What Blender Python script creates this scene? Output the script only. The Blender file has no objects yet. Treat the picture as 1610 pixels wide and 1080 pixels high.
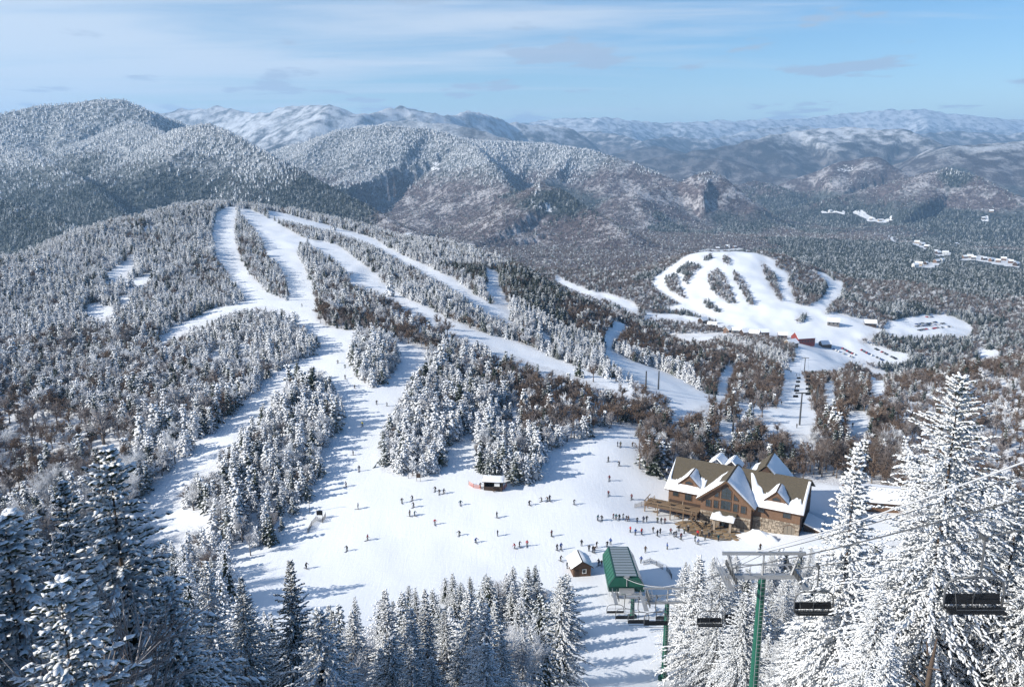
import bpy, bmesh, math, random
import numpy as np
from mathutils import Vector, Matrix

rng = np.random.default_rng(7)
random.seed(7)
R = math.radians
scene = bpy.context.scene
COL = scene.collection

# ------------------------------------------------------------------ camera
W0, H0, FPX = 1610.0, 1080.0, 1263.0
HORIZON_V = 245.0
PITCH = math.atan((540.0 - HORIZON_V) / FPX)
CP, SP = math.cos(PITCH), math.sin(PITCH)
CAMZ = 0.0
cam_data = bpy.data.cameras.new("camera")
cam_data.sensor_width = 36.0
cam_data.lens = 36.0 * FPX / W0
cam_data.clip_start = 0.5
cam_data.clip_end = 120000.0
cam = bpy.data.objects.new("camera", cam_data)
COL.objects.link(cam)
cam.location = (0, 0, CAMZ)
cam.rotation_euler = (math.pi / 2 - PITCH, 0, 0)
scene.camera = cam

# ------------------------------------------------------------------ light
SUN_EL = R(27.5)
SUN_AZ_VEC = (-0.955, -0.297)          # towards the sun, in plan (x, y)
sd = Vector((SUN_AZ_VEC[0] * math.cos(SUN_EL), SUN_AZ_VEC[1] * math.cos(SUN_EL), math.sin(SUN_EL)))
sun_data = bpy.data.lights.new("sun", 'SUN')
sun_data.energy = 5.0
sun_data.angle = R(0.53)
sun_data.color = (1.0, 0.945, 0.86)
sun = bpy.data.objects.new("sun", sun_data)
sun.rotation_euler = (-sd).to_track_quat('-Z', 'Y').to_euler()
COL.objects.link(sun)

world = bpy.data.worlds.new("World")
scene.world = world
world.use_nodes = True
wt = world.node_tree
wt.nodes.clear()
def wn(t, **kw):
    n = wt.nodes.new(t)
    for k, v in kw.items():
        setattr(n, k, v)
    return n
def wl(a, b):
    wt.links.new(a, b)
sky = wn('ShaderNodeTexSky')
sky.sky_type = 'NISHITA'
sky.sun_disc = False
sky.sun_elevation = SUN_EL
sky.sun_rotation = math.atan2(SUN_AZ_VEC[0], SUN_AZ_VEC[1])
sky.altitude = 1200
sky.air_density = 1.0
sky.dust_density = 0.35
sky.ozone_density = 2.0
SKY_STRENGTH = 0.10
tc = wn('ShaderNodeTexCoord')
sep = wn('ShaderNodeSeparateXYZ'); wl(tc.outputs['Generated'], sep.inputs[0])
def wmath(op, a, b=None, c=None, clamp=False):
    n = wn('ShaderNodeMath', operation=op, use_clamp=clamp)
    for i, v in enumerate((a, b, c)):
        if v is None: continue
        if isinstance(v, (int, float)): n.inputs[i].default_value = v
        else: wl(v, n.inputs[i])
    return n.outputs[0]
def wramp(v, lo, hi):
    n = wn('ShaderNodeMapRange', interpolation_type='SMOOTHSTEP')
    wl(v, n.inputs[0]); n.inputs[1].default_value = lo; n.inputs[2].default_value = hi
    return n.outputs[0]
# clouds live on two flat layers above the land: direction / (elevation) gives their plan position
zc = wmath('MAXIMUM', sep.outputs[2], 0.004)
zc2 = wmath('ADD', zc, 0.055)
px = wmath('DIVIDE', sep.outputs[0], zc2)
py = wmath('DIVIDE', sep.outputs[1], zc2)
comb = wn('ShaderNodeCombineXYZ'); wl(px, comb.inputs[0]); wl(py, comb.inputs[1])
# high cirrus, combed by the wind
mp = wn('ShaderNodeMapping'); wl(comb.outputs[0], mp.inputs[0])
mp.inputs['Rotation'].default_value = (0, 0, R(-12)); mp.inputs['Scale'].default_value = (0.16, 0.62, 1)
ci = wn('ShaderNodeTexNoise'); wl(mp.outputs[0], ci.inputs['Vector'])
ci.inputs['Scale'].default_value = 1.5; ci.inputs['Detail'].default_value = 9; ci.inputs['Roughness'].default_value = 0.58
ci.inputs['Distortion'].default_value = 0.5
mp3 = wn('ShaderNodeMapping'); wl(comb.outputs[0], mp3.inputs[0])
mp3.inputs['Location'].default_value = (2.2, 0.7, 0); mp3.inputs['Scale'].default_value = (0.10, 0.16, 1)
big = wn('ShaderNodeTexNoise'); wl(mp3.outputs[0], big.inputs['Vector'])
big.inputs['Scale'].default_value = 1.0; big.inputs['Detail'].default_value = 3
# the veil is thicker towards the west (the sun's side), thin in the east
veil = wmath('ADD', wmath('MULTIPLY', sep.outputs[0], -0.55), wmath('MULTIPLY', wmath('SUBTRACT', big.outputs['Fac'], 0.5), 1.2))
cv = wmath('ADD', ci.outputs['Fac'], wmath('MULTIPLY', veil, 0.62))
cirrus = wmath('MULTIPLY', wramp(cv, 0.42, 0.78), 0.80)
# low small cumulus
mp2 = wn('ShaderNodeMapping'); wl(comb.outputs[0], mp2.inputs[0])
mp2.inputs['Location'].default_value = (8.3, 4.4, 0); mp2.inputs['Scale'].default_value = (0.75, 0.55, 1)
cu = wn('ShaderNodeTexNoise'); wl(mp2.outputs[0], cu.inputs['Vector'])
cu.inputs['Scale'].default_value = 1.35; cu.inputs['Detail'].default_value = 6; cu.inputs['Roughness'].default_value = 0.55
cum = wmath('MULTIPLY', wramp(cu.outputs['Fac'], 0.565, 0.63), 0.80)
cum = wmath('MULTIPLY', cum, wmath('SUBTRACT', 1.0, wramp(sep.outputs[2], 0.13, 0.24)))
hs = wn('ShaderNodeHueSaturation'); wl(sky.outputs[0], hs.inputs['Color'])
hs.inputs['Saturation'].default_value = 1.30; hs.inputs['Value'].default_value = 1.0
m1 = wn('ShaderNodeMixRGB'); wl(cirrus, m1.inputs[0]); wl(hs.outputs[0], m1.inputs[1]); m1.inputs[2].default_value = (5.9, 6.35, 6.9, 1)
m2 = wn('ShaderNodeMixRGB'); wl(cum, m2.inputs[0]); wl(m1.outputs[0], m2.inputs[1]); m2.inputs[2].default_value = (3.3, 4.0, 5.0, 1)
bg = wn('ShaderNodeBackground'); bg.inputs[1].default_value = SKY_STRENGTH
wl(m2.outputs[0], bg.inputs[0])
wo = wn('ShaderNodeOutputWorld'); wl(bg.outputs[0], wo.inputs[0])

vs = scene.view_settings
vs.view_transform = 'Standard'
vs.look = 'None'
vs.exposure = 0.46
vs.gamma = 1.0
vs.use_curve_mapping = False
cy = scene.cycles
cy.max_bounces = 4; cy.diffuse_bounces = 2; cy.glossy_bounces = 2; cy.transmission_bounces = 3
cy.volume_bounces = 1; cy.transparent_max_bounces = 4
cy.use_denoising = True
try:
    cy.denoiser = 'OPENIMAGEDENOISE'
    cy.denoising_input_passes = 'RGB_ALBEDO_NORMAL'
    cy.denoising_prefilter = 'ACCURATE'
except Exception:
    pass
cy.use_adaptive_sampling = True
cy.adaptive_threshold = 0.012
cy.caustics_reflective = False; cy.caustics_refractive = False

# ------------------------------------------------------------------ pixel <-> place
def ray(u, v):
    dx = (np.asarray(u, float) - 805.0) / FPX
    dy = (540.0 - np.asarray(v, float)) / FPX
    yd = CP + dy * SP
    return dx / yd, (-SP + dy * CP) / yd          # x per y, z per y
def P(u, v, d):
    a, b = ray(u, v)
    return (float(a * d), float(d), float(b * d) + CAMZ)
def proj(x, y, z):
    z = z - CAMZ
    depth = y * CP - z * SP
    depth = np.where(depth < 0.05, 0.05, depth)
    upc = y * SP + z * CP
    return 805.0 + FPX * x / depth, 540.0 - FPX * upc / depth, depth

# ------------------------------------------------------------------ noise
def _hash(ix, iy, seed):
    h = (ix.astype(np.int64) * 374761393 + iy.astype(np.int64) * 668265263 + seed * 1442695041) & 0xFFFFFFFF
    h = ((h ^ (h >> 13)) * 1274126177) & 0xFFFFFFFF
    return ((h ^ (h >> 16)) & 0xFFFF) / 65535.0
def vnoise(x, y, seed=0):
    ix = np.floor(x); iy = np.floor(y)
    fx = x - ix; fy = y - iy
    fx = fx * fx * fx * (fx * (fx * 6 - 15) + 10); fy = fy * fy * fy * (fy * (fy * 6 - 15) + 10)
    a = _hash(ix, iy, seed); b = _hash(ix + 1, iy, seed)
    c = _hash(ix, iy + 1, seed); d = _hash(ix + 1, iy + 1, seed)
    return (a * (1 - fx) + b * fx) * (1 - fy) + (c * (1 - fx) + d * fx) * fy
def fbm(x, y, seed=0, octv=4, gain=0.5):
    s = 0; amp = 1; tot = 0
    for o in range(octv):
        s = s + amp * (vnoise(x * 2 ** o + 17.3 * o, y * 2 ** o - 9.1 * o, seed + o) - 0.5)
        tot += amp; amp *= gain
    return s / tot * 2
def ridged(x, y, seed=0, octv=4):
    s = 0; amp = 1; tot = 0
    for o in range(octv):
        n = 1 - np.abs(2 * vnoise(x * 2 ** o + 5.7 * o, y * 2 ** o + 3.3 * o, seed + o) - 1)
        s = s + amp * n; tot += amp; amp *= 0.5
    return s / tot

# ------------------------------------------------------------------ terrain
# resort bowl and ski hill: smooth surface through surveyed points (pixel, metres ahead)
CTRL = [  # bowl and lift run
 (700,880,178),(500,880,178),(850,850,187),(600,800,201),(800,800,201),(950,800,203),(700,740,221),(900,740,224),
 (960,700,240),(560,700,237),(975,930,163),(1000,1000,137),(900,1060,119),(1043,1072,115),(400,900,172),(250,930,166),(63,855,188),(230,810,205),
 (1030,804,208),(1150,840,195),(1255,845,191),(1350,830,196),(1420,800,210),(1283,800,209),
 # ski hill, rising away
 (0,760,228),(150,740,232),(300,740,224),(430,740,222),(0,680,268),(150,650,282),(300,650,276),(450,650,268),(600,650,264),(700,650,270),(850,660,270),
 (0,600,318),(200,560,352),(400,560,338),(550,575,320),(700,575,328),(850,590,330),(1000,610,318),
 (0,500,405),(150,480,432),(300,500,402),(480,480,420),(600,490,420),(700,480,452),(800,500,455),(900,540,420),
 (150,400,560),(0,430,480),(300,420,520),(450,420,540),(600,430,545),(700,440,545),(800,465,520),(400,365,690),(330,365,680),(500,380,650),(600,390,660),
 (0,414,505),(100,380,600),(200,350,690),(280,330,780),(350,326,850),(420,331,860),(480,342,850),(560,357,830),(640,380,770),(760,405,710),(830,434,630),(900,474,565),(960,502,525),
 # ground falling to the valley beyond the lodge
 (1000,690,250),(1100,740,236),(1250,740,238),(1400,740,240),(1000,650,290),(1100,650,300),(1250,650,318),(1400,660,300),(1100,600,410),(1180,600,440),(1250,600,470),(1050,545,520),(1150,560,600),
 (1260,550,760),(1340,600,520),(1200,530,880),
 # wooded rise to the east
 (1400,600,440),(1500,590,400),(1610,570,410),(1610,650,300),(1520,680,270),(1610,740,230),(1700,560,420),(1750,650,290),
]
def beyond(u, v, d, k, dz):
    x, y, z = P(u, v, d)
    return (x * k, y * k, z - dz)
pts = [P(*c) for c in CTRL]
SIL = [(0,414,505),(100,380,600),(200,350,690),(280,330,780),(350,326,850),(420,331,860),(480,342,850),(560,357,830),(640,380,770),(760,405,710),(830,434,630),(900,474,565),(960,502,525)]
for (u, v, d) in SIL:
    pts.append(beyond(u, v, d, 1.09, 9)); pts.append(beyond(u, v, d, 1.28, 48)); pts.append(beyond(u, v, d, 1.6, 110))
for (u, v, d) in [(1500,590,400),(1610,570,410),(1400,600,440)]:
    pts.append(beyond(u, v, d, 1.12, 14)); pts.append(beyond(u, v, d, 1.5, 75)); pts.append(beyond(u, v, d, 1.9, 120))
# the slope the camera looks down from
for x in (-90, -45, 0, 45, 90):
    for y, z in ((-60, 2), (-20, -6), (0, -14), (20, -23), (38, -33.5), (55, -44), (72, -54.5), (93, -69)):
        pts.append((x, y, z + (5 if x > 40 and y < 60 else 0) + abs(x) * 0.02))
for (u, v, d) in [(-250,420,470),(-250,520,380),(-250,640,290),(-250,800,215)]:
    pts.append(P(u, v, d))
# second ski hill across the valley
H2 = [(1150,394,1350),(1080,402,1340),(1230,405,1330),(1300,430,1300),(1350,450,1270),(1000,430,1350),(920,428,1400),(1040,450,1200),(1150,440,1180),(1250,450,1180),(1320,470,1150),
      (1050,490,1080),(1150,485,1060),(1250,500,1010),(1320,500,1020),(1000,495,1040),(940,460,1180),(1150,515,980),(1260,532,940),(1330,530,960),(1450,530,980),(1450,505,1060),(1540,520,1040),(1400,470,1170),(1500,470,1190),(1600,540,960),(1600,480,1200),
      (1500,430,1400),(1600,430,1420),(1400,425,1390),(860,420,1480)]
for c in H2: pts.append(P(*c))
for (u, v, d) in [(1150,394,1350),(1080,402,1340),(1230,405,1330),(1000,430,1350),(920,428,1400),(1300,430,1300)]:
    pts.append(beyond(u, v, d, 1.1, 22)); pts.append(beyond(u, v, d, 1.3, 70))
CT = np.array(pts)
def tps_fit(c, lam=0.6):
    n = len(c); S = 100.0
    X = c[:, :2] / S
    d2 = ((X[:, None] - X[None]) ** 2).sum(-1)
    K = 0.5 * d2 * np.log(d2 + 1e-12) + np.eye(n) * lam * 0.02
    Pm = np.hstack([np.ones((n, 1)), X])
    A = np.zeros((n + 3, n + 3)); A[:n, :n] = K; A[:n, n:] = Pm; A[n:, :n] = Pm.T
    b = np.zeros(n + 3); b[:n] = c[:, 2]
    return np.linalg.solve(A, b), X, S
TW, TX, TS = tps_fit(CT)
def near_z(x, y):
    sh = x.shape; x = x.ravel() / TS; y = y.ravel() / TS
    out = np.empty(len(x))
    for i in range(0, len(x), 20000):
        d2 = (x[i:i+20000, None] - TX[None, :, 0]) ** 2 + (y[i:i+20000, None] - TX[None, :, 1]) ** 2
        K = 0.5 * d2 * np.log(d2 + 1e-12)
        out[i:i+20000] = K @ TW[:len(TX)] + TW[-3] + TW[-2] * x[i:i+20000] + TW[-1] * y[i:i+20000]
    return out.reshape(sh)
# mountains: crest lines surveyed the same way; (points, flank slope, gully size)
RIDGES = [
 ([(-260,205,3300),(-120,190,3300),(0,180,3400),(60,167,3450),(120,162,3500),(165,157,3500),(195,157,3500),(235,175,3450),(270,190,3650),(330,215,4200)], .60, 380),
 ([(205,190,3150),(262,212,2900),(300,200,2760),(325,194,2700),(365,212,2600),(450,257,2450),(540,308,2300),(620,350,2150),(700,395,2000)], .66, 300),
 ([(-140,222,2900),(-40,226,2800),(40,238,2650),(95,262,2500),(150,300,2300),(200,345,2100)], .70, 260),
 ([(-300,270,1900),(-120,290,1850),(0,314,1800),(60,336,1700),(140,372,1560),(220,410,1450)], .60, 260),
 ([(330,275,4700),(390,258,4600),(450,232,4500),(530,207,4300),(600,197,4200),(680,204,4200),(735,222,4050),(765,250,3750),(800,295,3400),(840,345,3050)], .56, 360),
 ([(700,214,4900),(760,222,4800),(850,225,4800),(930,237,4600),(1000,258,4400),(1050,280,4250),(1110,305,4000),(1180,340,3700),(1250,385,3200)], .50, 340),
 ([(1000,300,3700),(1060,292,3850),(1090,276,3850),(1118,269,3850),(1145,283,3800),(1185,320,3700)], .50, 160),
 ([(740,350,3000),(775,328,2900),(815,304,2850),(850,289,2800),(885,301,2750),(930,332,2650),(985,368,2450)], .52, 160),
 ([(120,195,9000),(200,186,9000),(270,175,9000),(340,168,9000),(400,181,8600),(440,172,8500),(480,168,8300),(520,165,8000),(565,181,8000),(600,174,8300),(630,168,8500),(700,182,8600),(738,176,9000),(800,191,9500),(900,203,9800)], .58, 620),
 ([(560,200,6500),(640,190,6600),(700,193,6500),(760,207,6400),(820,223,6200),(900,238,6000),(980,262,5600)], .52, 520),
 ([(960,262,7300),(1060,243,7500),(1130,232,7600),(1200,216,7800),(1250,206,8000),(1330,198,8000),(1430,206,7800),(1480,226,7500),(1560,246,7300)], .46, 560),
 ([(1420,255,6300),(1460,236,6200),(1500,229,6000),(1560,226,6000),(1610,222,6000),(1700,216,6000),(1900,225,6000)], .44, 480),
 ([(1170,312,5200),(1230,289,5200),(1275,272,5250),(1310,257,5200),(1345,250,5200),(1380,245,5100),(1412,266,5000),(1450,288,4800)], .50, 220),
 ([(1230,335,4300),(1300,314,4300),(1380,293,4300),(1450,274,4200),(1490,265,4200),(1530,276,4100),(1580,300,3900),(1640,325,3700)], .40, 260),
 ([(780,205,15000),(850,188,15500),(940,184,15500),(1030,192,16000),(1120,190,16500),(1200,187,17000),(1270,186,17500),(1330,177,18000),(1390,173,18000),(1440,171,18000),(1500,178,18000),(1545,183,18000),(1610,189,18000),(1750,184,18000)], .50, 1000),
 ([(820,215,11500),(880,205,11500),(960,209,11000),(1010,222,10500),(1060,214,11500),(1110,220,11500),(1180,206,12500),(1240,198,13000),(1310,204,13000)], .50, 700),
 ([(1400,215,11000),(1500,205,11500),(1580,212,11500),(1700,203,11500)], .50, 700),
 ([(930,250,8600),(990,236,8700),(1030,228,8700),(1075,240,8500),(1120,258,8200)], .42, 450),
 ([(1020,275,6700),(1080,262,6700),(1120,247,6800),(1165,256,6700),(1230,282,6400)], .40, 380),
 ([(1080,320,4900),(1130,300,5000),(1190,284,5100),(1240,300,4900)], .48, 260),
]
hr = np.random.default_rng(12)
for _ in range(20):                                   # lesser hills filling the country between the ranges
    u0 = hr.uniform(820, 1650); d0 = math.exp(hr.uniform(math.log(5600), math.log(13500))); lift_ = hr.uniform(90, 230) * (d0 / 8000) ** .5
    zt0 = -300 + lift_; v0 = 540 - FPX * math.tan(PITCH - math.atan2(-zt0, d0)); w0 = hr.uniform(35, 75) * (8000 / d0)
    RIDGES.append(([(u0 - w0, v0 + 9, d0 * 1.04), (u0 - w0 * .3, v0 + 1.5, d0 * 1.01), (u0, v0, d0), (u0 + w0 * .5, v0 + 5, d0 * .98), (u0 + w0 * 1.2, v0 + 14, d0 * .93)], .46, 330))
RP = [([P(*c) for c in r[0]], r[1], r[2]) for r in RIDGES]
def far_z(x, y):
    r = np.hypot(x, y)
    floor = np.interp(r, [0, 900, 1500, 2500, 4000, 6000, 9000, 14000, 25000], [-215, -225, -245, -275, -325, -345, -345, -300, -200])
    floor = floor + fbm(x / 900, y / 900, 31, 5) * np.interp(r, [800, 2500, 6000, 12000], [5, 26, 75, 170])
    wx = x + 260 * fbm(x / 900, y / 900, 3, 3); wy = y + 260 * fbm(x / 900, y / 900, 4, 3)
    best = np.full(x.shape, -1e9)
    for poly, slope, g in RP:
        dmin = np.full(x.shape, 1e12); sx_ = np.zeros(x.shape); zc_ = np.zeros(x.shape); tc_ = np.zeros(x.shape)
        acc = 0.0
        for (ax, ay, az), (bx, by, bz) in zip(poly[:-1], poly[1:]):
            ex, ey = bx - ax, by - ay; L2 = ex * ex + ey * ey; L = math.sqrt(L2)
            t = np.clip(((x - ax) * ex + (y - ay) * ey) / L2, 0, 1)
            d = np.hypot(x - ax - t * ex, y - ay - t * ey)
            m = d < dmin
            dmin = np.where(m, d, dmin); zc_ = np.where(m, az + t * (bz - az), zc_); tc_ = np.where(m, acc + t * L, tc_)
            sx_ = np.where(m, x - ax - t * ex, sx_)
            acc += L
        # rounded crest, straight flank, spurs and gullies that deepen away from the crest
        shade_side = np.clip(sx_ / np.maximum(dmin, 1.0), -1, 1)          # flanks away from the sun are steepened so they fall into shade
        slope_l = slope * (1.0 + np.where(shade_side > 0, .55, .05) * np.abs(shade_side))
        prof = slope_l * (np.sqrt(dmin ** 2 + (0.05 * g) ** 2) - 0.05 * g)
        prof = prof * (1 - 0.22 * np.clip(dmin / (g * 6), 0, 1))
        spur = ridged(tc_ / g + 0.4 * fbm(wx / g / 2, wy / g / 2, 8, 2), dmin / (g * 2.6), 11, 3) - 0.62
        det = fbm(wx / g * 2.2, wy / g * 2.2, 21, 4)
        k = np.clip(dmin / (g * 0.8), 0, 1)
        crag = 0.10 if g >= 500 else 0.035
        hgt = zc_ - prof + k * slope * g * (0.62 * spur + 0.18 * det) + (1 - k) * slope * g * crag * fbm(wx / g * 5, wy / g * 5, 23, 4)
        best = np.maximum(best, hgt)
    kk = 38.0
    mx = np.maximum(best, floor); mn = np.minimum(best, floor)
    return mx + kk * np.log1p(np.exp(np.clip((mn - mx) / kk, -30, 0)))
def height(x, y):
    x = np.asarray(x, float); y = np.asarray(y, float)
    r = np.hypot(x, y)
    z = np.empty(x.shape)
    far = np.zeros(x.shape); fm_ = r > 1370
    if fm_.any(): far[fm_] = far_z(x[fm_], y[fm_])
    msk = r < 1900
    nz = np.full(x.shape, -400.0)
    if msk.any(): nz[msk] = near_z(x[msk], y[msk])
    amp = np.interp(r, [0, 60, 150, 300, 800, 1500], [0.8, 0.7, 0.35, 0.6, 1.5, 3.0])
    nz = nz + amp * fbm(x / 23, y / 23, 51, 3)
    w = np.clip((r - 1380) / 300, 0, 1); w = w * w * (3 - 2 * w)
    return np.where(r < 1380, nz, nz * (1 - w) + far * w)

NT, NR = 560, 860
TH = np.linspace(R(-60), R(60), NT)
RR = np.concatenate([np.linspace(1.0, 60, 60, endpoint=False), np.exp(np.linspace(math.log(60), math.log(24000), NR - 60))])
tg, rg = np.meshgrid(TH, RR)
GX = rg * np.sin(tg); GY = rg * np.cos(tg) - 0.0
# ground also runs behind the camera
GY = np.where(rg < 60, GY - 60 * (1 - rg / 60), GY)
GZ = height(GX, GY)
GU, GV, GD = proj(GX, GY, GZ)
def sample_z(x, y):
    r = np.hypot(x, y); t = np.arctan2(x, y)
    fi = np.interp(r, RR, np.arange(NR)); ft = (t - TH[0]) / (TH[1] - TH[0])
    i = np.clip(fi.astype(int), 0, NR - 2); j = np.clip(ft.astype(int), 0, NT - 2)
    a = np.clip(fi - i, 0, 1); b = np.clip(ft - j, 0, 1)
    z = (GZ[i, j] * (1 - a) + GZ[i + 1, j] * a) * (1 - b) + (GZ[i, j + 1] * (1 - a) + GZ[i + 1, j + 1] * a) * b
    m_ = r < 62
    if m_.any(): z[m_] = height(x[m_], y[m_])
    return z
def gz(x, y):
    return float(sample_z(np.array([float(x)]), np.array([float(y)]))[0])
def ground_at(u, v, d0=15.0, d1=20000.0):
    """first place where the line of sight through a pixel meets the ground"""
    a, b = ray(u, v)
    d = np.exp(np.linspace(math.log(d0), math.log(d1), 5000))
    zz = sample_z(a * d, d); below = (b * d + CAMZ) < zz
    k = int(np.argmax(below)) if below.any() else len(d) - 1
    k = max(k, 1)
    g0 = (b * d[k-1] + CAMZ) - zz[k-1]; g1 = (b * d[k] + CAMZ) - zz[k]
    t = g0 / (g0 - g1) if abs(g0 - g1) > 1e-9 else 1.0
    dd = d[k-1] + min(max(t, 0), 1) * (d[k] - d[k-1])
    return Vector((float(a * dd), float(dd), gz(a * dd, dd)))
# running horizon per column: which terrain vertices the camera can see
tanel = (GZ - CAMZ) / np.maximum(np.hypot(GX, GY), 0.1)
run = np.maximum.accumulate(np.where(rg > 100, tanel, -9), axis=0)
GVIS = tanel >= run - 1e-9
def visible(x, y, ztop):
    """is a point (ztop above the land) seen over the land in front of it"""
    r = np.hypot(x, y); t = np.arctan2(x, y)
    i = np.clip(np.searchsorted(RR, r) - 1, 0, NR - 1); j = np.clip(((t - TH[0]) / (TH[1] - TH[0])).astype(int), 0, NT - 1)
    return (ztop - CAMZ) / r >= run[i, j] - 0.0012

# ------------------------------------------------------------------ materials
MATS = {}
class NT_:
    def __init__(s, name):
        s.m = bpy.data.materials.new(name); s.m.use_nodes = True; s.t = s.m.node_tree; s.t.nodes.clear()
        s.out = s.n('ShaderNodeOutputMaterial'); s.b = s.n('ShaderNodeBsdfPrincipled'); s.l(s.b.outputs[0], s.out.inputs[0])
        s.b.inputs['Specular IOR Level'].default_value = 0.25
        MATS[name] = s.m
    def n(s, t, **kw):
        n = s.t.nodes.new(t)
        for k, v in kw.items(): setattr(n, k, v)
        return n
    def l(s, a, b): s.t.links.new(a, b)
    def val(s, sock, v):
        if isinstance(v, (int, float, tuple, list)): sock.default_value = v
        else: s.l(v, sock)
    def math(s, op, a, b=0.0, clamp=False):
        n = s.n('ShaderNodeMath', operation=op, use_clamp=clamp); s.val(n.inputs[0], a); s.val(n.inputs[1], b); return n.outputs[0]
    def ramp(s, v, lo, hi, a=0.0, b=1.0):
        n = s.n('ShaderNodeMapRange', interpolation_type='SMOOTHSTEP'); s.l(v, n.inputs[0])
        n.inputs[1].default_value = lo; n.inputs[2].default_value = hi; n.inputs[3].default_value = a; n.inputs[4].default_value = b
        return n.outputs[0]
    def mix(s, f, a, b):
        n = s.n('ShaderNodeMixRGB'); s.val(n.inputs[0], f)
        s.val(n.inputs[1], a if not isinstance(a, tuple) or len(a) == 4 else a + (1,)); s.val(n.inputs[2], b if not isinstance(b, tuple) or len(b) == 4 else b + (1,))
        return n.outputs[0]
    def noise(s, vec, scale, detail=4, rough=0.55, dist=0.0):
        n = s.n('ShaderNodeTexNoise'); s.l(vec, n.inputs['Vector']); n.inputs['Scale'].default_value = scale
        n.inputs['Detail'].default_value = detail; n.inputs['Roughness'].default_value = rough; n.inputs['Distortion'].default_value = dist
        return n.outputs['Fac']
    def bump(s, h, dist, strength=1.0):
        n = s.n('ShaderNodeBump'); n.inputs['Strength'].default_value = strength; n.inputs['Distance'].default_value = dist
        s.l(h, n.inputs['Height']); s.l(n.outputs[0], s.b.inputs['Normal']); return n
    def pos(s): return s.n('ShaderNodeNewGeometry').outputs['Position']
    def nz(s):
        sp = s.n('ShaderNodeSeparateXYZ'); s.l(s.n('ShaderNodeNewGeometry').outputs['True Normal'], sp.inputs[0]); return sp.outputs[2]
    def obj(s): return s.n('ShaderNodeTexCoord').outputs['Object']
    def rnd(s): return s.n('ShaderNodeObjectInfo').outputs['Random']
    def attr(s, name): return s.n('ShaderNodeAttribute', attribute_name=name).outputs['Fac']
    def color(s, c, rough=0.8):
        s.val(s.b.inputs['Base Color'], c if not isinstance(c, tuple) or len(c) == 4 else c + (1,)); s.b.inputs['Roughness'].default_value = rough

def plain(name, c, rough=0.7, var=0.15, scale=3.0, metal=0.0, bump=0.0):
    k = NT_(name)
    f = k.noise(k.obj(), scale, 5)
    k.color(k.mix(f, tuple(x * (1 - var) for x in c), tuple(min(1, x * (1 + var)) for x in c)), rough)
    k.b.inputs['Metallic'].default_value = metal
    if bump: k.bump(f, bump)
    return k.m

SNOW = (0.86, 0.88, 0.91)
# open snow: groomed lanes, tracks, wind ripples
k = NT_('snow_ground')
p = k.pos()
n1 = k.noise(p, 0.05, 5); n2 = k.noise(p, 0.8, 4); 
mpn = k.n('ShaderNodeMapping'); k.l(p, mpn.inputs[0]); mpn.inputs['Scale'].default_value = (1.0, 0.16, 0.3); mpn.inputs['Rotation'].default_value = (0, 0, R(14))
trk = k.noise(mpn.outputs[0], 0.9, 6, 0.65, 1.2)
mpn2 = k.n('ShaderNodeMapping'); k.l(p, mpn2.inputs[0]); mpn2.inputs['Scale'].default_value = (0.2, 1.0, 0.3); mpn2.inputs['Rotation'].default_value = (0, 0, R(-28))
trk2 = k.noise(mpn2.outputs[0], 0.6, 5, 0.6, 1.5)
wood = k.attr('wood')
base = k.mix(n1, (0.80, 0.83, 0.87), (0.88, 0.90, 0.93))
base = k.mix(k.ramp(trk, 0.56, 0.72, 0, 0.18), base, (0.74, 0.77, 0.83))
base = k.mix(k.ramp(trk2, 0.58, 0.75, 0, 0.28), base, (0.93, 0.94, 0.95))
litter = k.noise(p, 1.7, 6, 0.7)
base = k.mix(k.math('MULTIPLY', wood, k.ramp(litter, 0.42, 0.62, 0.0, 0.75)), base, (0.17, 0.13, 0.115))
k.color(base, 0.55)
hh = k.math('ADD', k.math('MULTIPLY', trk, 0.5), k.math('ADD', k.math('MULTIPLY', trk2, 0.4), k.math('MULTIPLY', n2, 0.35)))
k.bump(hh, 0.20, 0.55)

# wooded mountains: frosted conifers high up, bare hardwoods lower down, snow glades and rock
k = NT_('wooded_mountain')
p = k.pos()
frost = k.attr('frost'); bare = k.attr('bare'); dark = k.attr('dark'); rock = k.attr('rock')
v1 = k.n('ShaderNodeTexVoronoi'); k.l(p, v1.inputs['Vector']); v1.inputs['Scale'].default_value = 0.11
tree = v1.outputs['Distance']
n1 = k.noise(p, 0.008, 7, 0.62); n2 = k.noise(p, 0.05, 6, 0.7); n3 = k.noise(p, 0.0022, 5, 0.6)
hard = k.mix(k.ramp(n2, .3, .7), (0.050, 0.040, 0.043), (0.185, 0.155, 0.160))
hard = k.mix(k.ramp(k.math('ADD', k.math('MULTIPLY', n1, .6), k.math('MULTIPLY', n2, .4)), 0.475, 0.60, 0, 0.8), hard, (0.56, 0.55, 0.57))
con = k.mix(k.ramp(n2, 0.35, 0.65), (0.020, 0.028, 0.026), (0.12, 0.135, 0.14))
fro = k.mix(k.ramp(k.math('ADD', k.math('MULTIPLY', n2, 0.9), k.math('MULTIPLY', tree, 0.03)), 0.38, 0.70), (0.10, 0.115, 0.125), (0.74, 0.76, 0.79))
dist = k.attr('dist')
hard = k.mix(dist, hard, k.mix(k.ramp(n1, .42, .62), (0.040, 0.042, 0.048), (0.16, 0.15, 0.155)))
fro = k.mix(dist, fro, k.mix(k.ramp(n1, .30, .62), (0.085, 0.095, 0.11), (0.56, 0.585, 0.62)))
dm = k.ramp(k.math('ADD', k.math('MULTIPLY', n1, 0.55), k.math('ADD', k.math('MULTIPLY', n3, 0.6), k.math('MULTIPLY', dark, 0.6))), 0.66, 0.82)
c = k.mix(dm, hard, con)
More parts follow.
